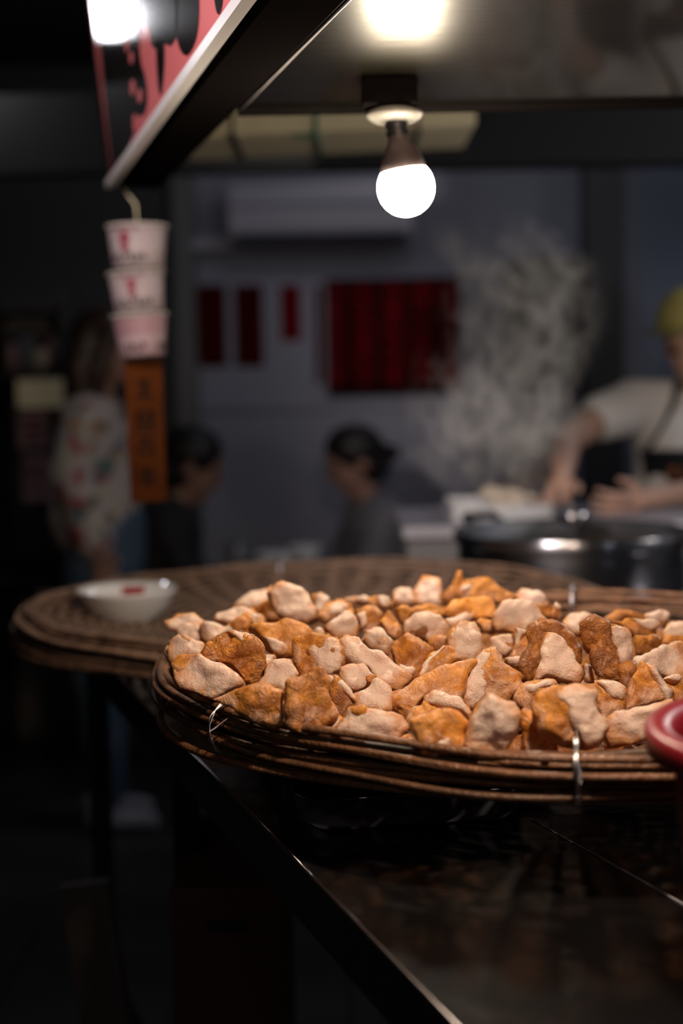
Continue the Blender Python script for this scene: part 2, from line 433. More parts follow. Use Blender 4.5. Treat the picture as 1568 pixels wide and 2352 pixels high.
bm = B(); prism(bm, [near, near + sn * 0.014, far + sn * 0.014, far], (0, 0, 1), 0.013)
obj('bottom_rail', bm, M['rail'], sign, world=True, smooth=False)
bm = B()
e0 = far + sn * 0.006; prism(bm, [e0 - sd * 0.012, e0 + sd * 0.006, e0 + sd * 0.006 - sn * 0.03, e0 - sd * 0.012 - sn * 0.03], lean, SH)
obj('end_strip', bm, M['beam'], sign, world=True, smooth=False)
def smoothpoly(pts, it=2):
    for _ in range(it):
        q = []
        for i in range(len(pts)):
            a, b = pts[i], pts[(i + 1) % len(pts)]
            q += [(a[0] * .75 + b[0] * .25, a[1] * .75 + b[1] * .25), (a[0] * .25 + b[0] * .75, a[1] * .25 + b[1] * .75)]
        pts = q
    return pts
strokes = [
 [(402, -80), (452, -80), (458, 0), (457, 60), (448, 105), (430, 131), (416, 120), (404, 80), (400, 0)],
 [(318, -80), (412, -80), (412, 60), (402, 96), (388, 108), (384, 98), (362, 112), (348, 108), (344, 60), (322, 40)],
 [(358, 90), (379, 90), (378, 160), (374, 205), (369, 224), (364, 205), (360, 150)],
 [(488, -60), (514, -60), (512, 15), (503, 38), (495, 18)],
 [(216, -60), (322, -60), (318, 60), (322, 140), (336, 180), (340, 235), (332, 268), (318, 262), (312, 300), (290, 352), (268, 405), (262, 420), (250, 330), (232, 120)],
]
for s in strokes:
    pts = [on_plane(x, y, fp0, fn) for x, y in smoothpoly(s)]
    bm = B(); prism(bm, pts, fn, 0.0008)
    obj('lettering', bm, M['sign_black'], sign, world=True, smooth=False)
for (x, y, w, h) in ((300, 184, 9, 34), (316, 205, 9, 30), (298, 120, 7, 26), (288, 70, 7, 50), (306, 262, 8, 40)):
    pts = [on_plane(a, b, fp0 + fn * 0.0008, fn) for a, b in smoothpoly([(x, y), (x + w, y), (x + w, y + h), (x, y + h)], 1)]
    bm = B(); prism(bm, pts, fn, 0.0004)
    obj('lettering_gap', bm, M['sign_red'], sign, world=True, smooth=False)

# ---------------------------------------------------------------- hanging bulb
BY = 1.70
top = at(905, 232, BY); top.z = HZ
fit = thing('ceiling_lamp_holder', 'black and white lamp holder screwed under the hood', 'lamp', tuple(top))
bc = at(932, 431, BY); nk = at(912, 300, BY)
obj('mounting_box', boxed((top.x - 0.006, BY, HZ - 0.016), (0.064, 0.06, 0.032), bevel=0.003), M['beam'], fit, world=True)
dz = at(905, 268, BY)
obj('ceramic_disc', lathe(B(), [(0.0, -0.006), (0.024, -0.006), (0.033, 0.0), (0.034, 0.004), (0.020, 0.010), (0.0, 0.012)], dz, 40), M['ceramic'], fit, world=True)
obj('ceramic_neck', lathe(B(), [(0.018, 0), (0.018, HZ - dz.z - 0.03)], (dz.x, dz.y, dz.z + 0.006), 24), M['ceramic'], fit, world=True)
ax = (nk - bc).normalized()
RB = 63 / F * 1.70
MQ = ax.to_track_quat('Z', 'Y').to_matrix()
obj('socket', lathe(B(), [(0.0125, 0), (0.0140, 0.004), (0.0115, 0.008), (0.0140, 0.013), (0.0115, 0.018), (0.012, 0.030)], bc + ax * (0.060), 24, MQ), M['black'], fit, world=True)
bulb = thing('light_bulb', 'glowing round white bulb hanging in its holder under the hood', 'light bulb', tuple(bc))
bm = B()
prof = []
for i in range(20):
    a = -PI / 2 + (i / 19) * (PI / 2 + math.radians(38))
    prof.append((RB * math.cos(a), RB * math.sin(a)))
lathe(bm, prof, bc, 40, MQ); bmesh.ops.recalc_face_normals(bm, faces=bm.faces[:])
obj('globe', bm, M['glow'], bulb, world=True)
r1, z1 = prof[-1]
obj('housing', lathe(B(), [(r1 + 0.0006, z1 - 0.001), (r1 + 0.0004, z1 + 0.004), (r1 * 0.93, z1 + 0.013), (r1 * 0.78, z1 + 0.023), (r1 * 0.55, z1 + 0.031), (0.0125, z1 + 0.035), (0.0125, z1 + 0.044)], bc, 40, MQ), M['housing'], bulb, world=True)

# ---------------------------------------------------------------- counter
CZ = CAMZ - 0.42
e_near = at(1044, 2352, z=CZ); e_far = at(375, 1662, z=CZ)
ed = (e_far - e_near).normalized()
K0 = e_near - ed * 0.5; K1 = e_near + ed * ((2.95 - e_near.y) / ed.y)
counter = thing('steel_counter', 'long dark steel counter carrying the baskets, its edge catching the light', 'counter', (0.6, 1.6, 0))
bm = B()
prism(bm, [Vector((a.x, a.y, CZ)) for a in (K0, K1, Vector((1.75, 2.95, CZ)), Vector((1.75, K0.y, CZ)))], (0, 0, -1), 0.004)
obj('worktop', bm, M['steel'], counter, world=True, smooth=False)
en = Vector((-ed.y, ed.x, 0)); en = -en if en.x > 0 else en
bm = B(); prism(bm, [K0, K1, K1 - en * 0.004, K0 - en * 0.004], (0, 0, -1), 0.052)
obj('edge_band', bm, M['steel'], counter, world=True, smooth=False)
obj('edge_bead', tube(B(), [K0 + Vector((0, 0, 0.0)), K1], 0.0019, 8), M['steel_edge'], counter, world=True)
for (t, off) in ((0.55, 0.05), (1.5, 0.05), (2.2, 0.05)):
    b = K0 + ed * t - en * off
    obj('leg', boxed((b.x, b.y, (CZ - 0.05) / 2), (0.035, 0.035, CZ - 0.054), bevel=0.003), M['steel'], counter, world=True, smooth=False)
for (x, y) in ((1.6, 0.6), (1.6, 2.8), (1.6, 1.7)):
    obj('leg', boxed((x, y, (CZ - 0.05) / 2), (0.035, 0.035, CZ - 0.054), bevel=0.003), M['steel'], counter, world=True, smooth=False)
bb = K0 + ed * 0.55 - en * 0.05; cc = K0 + ed * 2.2 - en * 0.05
obj('cross_bar', tube(B(), [(bb.x, bb.y, 0.35), (cc.x, cc.y, 0.35)], 0.012, 8), M['steel'], counter, world=True)
s0 = at(1217, 1881, z=CZ + 0.0005); s1 = at(1345, 1952, z=CZ + 0.0005)
obj('joint_strip', tube(B(), [s0, s1 + (s1 - s0) * 1.5], 0.0007, 6), M['tray'], counter, world=True)

# trays under the basket
def tray(name, label, c, sx, sy, h, rz, matl):
    t = thing(name, label, 'tray', (c[0], c[1], CZ), rot=(0, 0, rz))
    def ring(sx, sy, r, z, n=6):
        out = []
        for (qx, qy, a0) in ((1, 1, 0), (-1, 1, 90), (-1, -1, 180), (1, -1, 270)):
            for k in range(n + 1):
                a = math.radians(a0 + 90 * k / n)
                out.append(Vector((qx * (sx / 2 - r) + r * math.cos(a), qy * (sy / 2 - r) + r * math.sin(a), z)))
        return out
    bm = B()
    rs = [ring(sx + 0.016, sy + 0.016, 0.034, h - 0.002), ring(sx + 0.016, sy + 0.016, 0.034, h), ring(sx, sy, 0.03, h), ring(sx - 0.006, sy - 0.006, 0.028, 0.008), ring(sx - 0.02, sy - 0.02, 0.022, 0.001)]
    vs = [[bm.verts.new(p) for p in r] for r in rs]
    n = len(vs[0])
    for a, b in zip(vs, vs[1:]):
        for k in range(n): bm.faces.new((a[k], a[(k + 1) % n], b[(k + 1) % n], b[k]))
    bm.faces.new(vs[-1])
    bmesh.ops.solidify(bm, geom=bm.faces[:], thickness=0.0009)
    o = obj('pan', bm, matl, t)
    return t
tl = at(705, 1921, z=CZ); tr = at(1217, 1885, z=CZ)
td = (tr - tl).normalized(); rz = math.atan2(td.y, td.x); tw = (tr - tl).length
ctr = (tl + tr) / 2 + Vector((-td.y, td.x, 0)) * 0.19
tray('steel_tray', 'shallow stainless tray showing under the front of the full basket', ctr, tw, 0.38, 0.036, rz, M['tray'])

# ---------------------------------------------------------------- baskets
def ringpts(cx, cy, R, z, n, wob=0.0, ph=0.0, zw=0.0, ell=1.0):
    out = []
    for k in range(n):
        a = 2 * PI * k / n
        r = R + wob * (math.sin(3 * a + ph) + 0.6 * math.sin(7 * a + ph * 2.3))
        out.append(Vector((cx + r * math.cos(a), cy + r * math.sin(a) * ell, z + zw * math.sin(2 * a + ph * 1.7))))
    return out
def basket(label, cx, cy, R, zrim, depth, tilt, mrim, mweave, seed, ties, fan=205):
    rnd = random.Random(seed)
    t = thing('bamboo_basket', label, 'basket', (cx, cy, zrim - depth), rot=tilt, group='flat round bamboo baskets')
    D = depth
    # rim: bundles of split cane running round, crossing in a loose twist
    for i in range(13):
        ph = rnd.uniform(0, 2 * PI)
        layer = i / 12
        rr = R - 0.004 - 0.030 * rnd.random() * (0.4 + 0.6 * layer)
        zz = D - 0.004 - 0.034 * layer
        n = 120; pts = []; wr = 0.006 + 0.004 * rnd.random()
        for k in range(n):
            a = 2 * PI * k / n
            r = rr + wr * math.sin(2 * a + ph) + 0.002 * math.sin(9 * a + ph)
            z = zz + 0.006 * math.sin(2 * a + ph * 1.3 + 1) + 0.0015 * math.sin(11 * a)
            pts.append((r * math.cos(a), r * math.sin(a), z))
        obj('rim_cane', tube(B(), pts, rnd.uniform(0.0035, 0.0050), 7, True, 0.75), mrim if i % 3 else mweave, t)
    # loose outer canes that fan out at the left end
    for i in range(4):
        n = 120; pts = []
        for k in range(n):
            a = 2 * PI * k / n; g_ = math.exp(-((a - math.radians(fan)) / 0.42) ** 2)
            r = R - 0.026 + 0.005 * i + g_ * (0.006 * i - 0.006) + 0.003 * math.sin(3 * a + i)
            z = D - 0.008 - 0.011 * i + g_ * (0.006 - 0.004 * i)
            pts.append((r * math.cos(a), r * math.sin(a), z))
        obj('rim_cane', tube(B(), pts, 0.0046, 8, True, 0.8), mrim, t)
    # woven shallow bottom
    nr = 38
    def zb(r): return 0.003 + (D - 0.016) * (r / (R - 0.02)) ** 4
    for i in range(nr):
        r0 = 0.03 + (R - 0.055) * i / (nr - 1)
        n = 96; pts = []
        for k in range(n):
            a = 2 * PI * k / n
            s = math.cos(24 * a) * (1 if i % 2 else -1)
            pts.append((r0 * math.cos(a), r0 * math.sin(a), zb(r0) + 0.0034 * s))
        obj('weaver_cane', tube(B(), pts, 0.0052, 6, True, 0.55), mweave if i % 3 else mrim, t)
    spk = None
    for k in range(48):
        a = 2 * PI * (k + 0.5) / 48
        if spk is None:
            pts = [(r, 0, zb(r)) for r in [0.02 + (R - 0.03) * j / 14 for j in range(15)]]
            o = obj('spoke', tube(B(), pts, 0.0036, 5, False, 0.5), mrim, t); spk = o.data
        else:
            o = bpy.data.objects.new('spoke', spk); C.objects.link(o); o.parent = t
        o.rotation_euler = (0, 0, a)
    for a in ties:
        ca, sa = math.cos(a), math.sin(a); pts = []
        for k in range(26):
            b = 2 * PI * k / 25 * 2
            rr = R - 0.016 + 0.030 * math.cos(b); z = D - 0.018 + 0.027 * math.sin(b)
            w = 0.0022 * (k / 12.5 - 1)
            pts.append((rr * ca - w * sa, rr * sa + w * ca, z))
        pts.append(((R - 0.05) * ca, (R - 0.05) * sa, D + 0.012)); pts.append(((R - 0.063) * ca - 0.004 * sa, (R - 0.063) * sa + 0.004 * ca, D + 0.010))
        obj('wire_tie', tube(B(), pts, 0.0011, 6), M['wire'], t)
    return t
BX, BYc, BR, BZ = 0.245, 1.545, 0.448, CAMZ - 0.295
basket('brown bamboo basket in front, heaped with the golden fried chunks', BX, BYc, BR, BZ, 0.072, (0, 0, 0), M['wicker'], M['wicker_dark'], 3,
       [math.radians(a) for a in (217, 262, 340, 20, 80)])
B2X, B2Y, B2R, B2Z = -0.045, 2.27, 0.475, CAMZ - 0.34
basket('weathered bamboo basket behind, holding only the white bowl', B2X, B2Y, B2R, B2Z, 0.062, (0, 0, 0), M['wicker_grey'], M['wicker_grey'], 5,
       [math.radians(a) for a in (100, 320)])

# white bowl in the second basket
bw = at(293, 1424, z=B2Z - 0.050)
bwl = thing('white_bowl', 'shallow white porcelain bowl with a small red mark inside, in the rear basket', 'bowl', tuple(bw))
rb = 117 / F * bw.y
hb = 0.053
obj('bowl_body', lathe(B(), [(0.0, 0.004), (rb * 0.50, 0.004), (rb * 0.52, 0.0), (rb * 0.56, 0.0), (rb * 0.60, 0.006), (rb * 0.84, 0.024), (rb * 0.95, hb - 0.006), (rb, hb), (rb * 0.985, hb + 0.001), (rb * 0.93, hb - 0.008), (rb * 0.80, 0.024), (rb * 0.55, 0.011), (0, 0.009)], (0, 0, 0), 56), M['porcelain'], bwl)
bm = B()
g = []
for i in range(7):
    a = math.radians(90 + (i - 3) * 5.0)
    g.append([bm.verts.new((rb * f_ * math.cos(a), rb * f_ * math.sin(a), z)) for f_, z in ((0.79, 0.0258), (0.865, 0.0364), (0.925, 0.0460))])
for a, b in zip(g, g[1:]):
    for k in range(2): bm.faces.new((a[k], a[k + 1], b[k + 1], b[k]))
o = obj('red_mark', bm, M['mark_red'], bwl)

# ---------------------------------------------------------------- food
def blobmesh(polyL, y0, y1, bulge, T, voxel, rnd, back=0.72, mid=1.03):
    """solid with outline polyL (local x,z), front at y0, back at y1; its front bulges by bulge"""
    n = len(polyL)
    cx = sum(p[0] for p in polyL) / n; cz = sum(p[1] for p in polyL) / n
    sx = rnd.uniform(-0.25, 0.25); sz = rnd.uniform(-0.3, 0.1)
    bm = B()
    def ring(s, y, slope=0.0, off=(0, 0)):
        return [bm.verts.new((cx + (p[0] - cx) * s + off[0], y + slope * ((p[0] - cx) * sx + (p[1] - cz) * sz), cz + (p[1] - cz) * s + off[1])) for p in polyL]
    rs = [ring(0.55, y0 - bulge, 0.6), ring(0.88, y0 - bulge * 0.55, 0.6), ring(1.0, y0 + (y1 - y0) * 0.10, 0.5), ring(mid, y0 + (y1 - y0) * 0.45), ring((1 + back) / 2, y0 + (y1 - y0) * 0.85), ring(back * 0.8, y1)]
    for a, b in zip(rs, rs[1:]):
        for k in range(n): bm.faces.new((a[k], b[k], b[(k + 1) % n], a[(k + 1) % n]))
    c0 = bm.verts.new((cx, y0 - bulge, cz)); c1 = bm.verts.new((cx, y1, cz))
    for k in range(n):
        bm.faces.new((rs[0][k], rs[0][(k + 1) % n], c0)); bm.faces.new((rs[-1][(k + 1) % n], rs[-1][k], c1))
    return bm
def roughen(me, seed, a1, s1, a2, s2, crease=0.0, cs=45):
    off = Vector((seed * 3.17, seed * 1.31, seed * 2.71)); N3 = noise.noise
    vs = me.vertices; nr = [v.normal.copy() for v in vs]
    for v, nn in zip(vs, nr):
        p = v.co
        d = a1 * N3(p * s1 + off) + a2 * N3(p * s2 + off)
        if crease:
            q = p * cs + off
            w = N3(q + Vector((N3(q * 0.7), N3(q * 0.7 + off), 0)) * 0.9)
            d -= crease * max(0.0, 1 - abs(w) * 7)
        v.co = p + nn * d
    at_ = me.attributes.new('edge', 'FLOAT', 'POINT')
    xs = [v.co.x for v in vs]; zs = [v.co.z for v in vs]; ys = [v.co.y for v in vs]
    cx, cz = (min(xs) + max(xs)) / 2, (min(zs) + max(zs)) / 2; hx, hz = (max(xs) - min(xs)) / 2, (max(zs) - min(zs)) / 2; y0, y1 = min(ys), max(ys)
    at_.data.foreach_set('value', [0.75 * math.hypot((v.co.x - cx) / hx, (v.co.z - cz) / hz) + 0.45 * (v.co.y - y0) / (y1 - y0) for v in vs])
    me.update()
EPS = math.radians(11)
def depth_at(y):
    tb = ((1310, 1.90), (1340, 1.80), (1400, 1.64), (1480, 1.47), (1560, 1.345), (1640, 1.24), (1740, 1.15), (1800, 1.11))
    for (a, A), (b, Bv) in zip(tb, tb[1:]):
        if y <= b: return A + (Bv - A) * (y - a) / (b - a)
    return 1.11
CR = {'A': (360, 1310, .2551), 'B': (700, 1310, .2551), 'C': (700, 1500, .2551), 'D': (1050, 1310, .3304), 'E': (1050, 1500, .3304), 'X': (0, 0, 1)}
GRP = 'fried chunks heaped in the front basket'
pid = 0
def chunk(cr, poly, kind, label, paste=None, br=0.3, sm=0.0, wr=0.5, lean=30, yaw=0, dY=0.0, skin=None, T=None):
    """kind P pale face, S skin face, M skin body with a paste patch, Q pale body with a skin patch"""
    global pid
    pid += 1; rnd = random.Random(pid * 13 + 1)
    ox, oy, s = CR[cr]
    px = [(ox + x * s, oy + y * s) for x, y in poly]
    cx = sum(p[0] for p in px) / len(px); cy = (max(p[1] for p in px) + min(p[1] for p in px)) / 2
    ymax = max(p[1] for p in px)
    Y = depth_at(cy * 0.5 + ymax * 0.5) + dY
    tau = math.radians(lean + rnd.uniform(-5, 5)); yw = math.radians(yaw + rnd.uniform(-8, 8))
    o0 = at(cx, cy, Y)
    sc_ = Y / F
    def loc(p): return ((p[0] - cx) * 1.05 * sc_ / math.cos(yw), -(p[1] - cy) * 1.05 * sc_ / math.cos(tau - EPS))
    L = [loc(p) for p in px]
    w = max(p[0] for p in L) - min(p[0] for p in L); h = max(p[1] for p in L) - min(p[1] for p in L)
    TT = T or max(0.016, 0.55 * min(w, h))
    root = thing('fried_chunk', label, 'food', tuple(o0), GRP)
    root.rotation_euler = (Matrix.Rotation(yw, 3, 'Z') @ Matrix.Rotation(-tau, 3, 'X')).to_euler()
    vox = 0.0021
    col = (br, sm, wr, 1)
    if kind == 'P' or kind == 'Q':
        bm = blobmesh([(x * 0.985, z * 0.985) for x, z in L], TT * 0.30, TT, 0.001, TT, vox, rnd)
        me = remesh(bm, vox, 4); roughen(me, pid, 0.003, 40, 0.0008, 150, 0.0008)
        o = obj('fried_skin', me, SKINM, root); o.color = col
        bm = blobmesh([(x * 0.99, z * 0.99) for x, z in L], 0.0, TT * 0.55, TT * 0.16, TT, vox, rnd, back=0.9, mid=0.98)
        me = remesh(bm, vox, 4); roughen(me, pid + 50, 0.0048, 42, 0.0020, 110, 0.0010, 60)
        o = obj('paste_filling', me, PASTEM, root); o.color = (sm * 0.5, 0, 0, 1)
    else:
        bm = blobmesh(L, 0.0, TT, TT * 0.10, TT, vox, rnd)
        me = remesh(bm, vox, 2); roughen(me, pid, 0.0050, 38, 0.0020, 105, 0.0004 + 0.0016 * wr)
        o = obj('fried_skin', me, SKINM, root); o.color = col
    patch = paste if kind == 'M' else skin
    if patch:
        PL = [loc((ox + x * s, oy + y * s)) for x, y in patch]
        if kind == 'M': bm = blobmesh(PL, -TT * 0.08, TT * 0.30, 0.0045, 0.01, vox, rnd, back=0.95, mid=1.02)
        else: bm = blobmesh(PL, -TT * 0.06, TT * 0.30, TT * 0.10, 0.01, vox, rnd, back=0.95, mid=1.0)
        me = remesh(bm, vox, 4); roughen(me, pid + 90, 0.003, 50, 0.0018, 140, 0.0 if kind == 'M' else 0.001)
        o = obj('paste_filling' if kind == 'M' else 'skin_patch', me, PASTEM if kind == 'M' else SKINM, root)
        o.color = (0.0, 0, 0, 1) if kind == 'M' else col
    return root

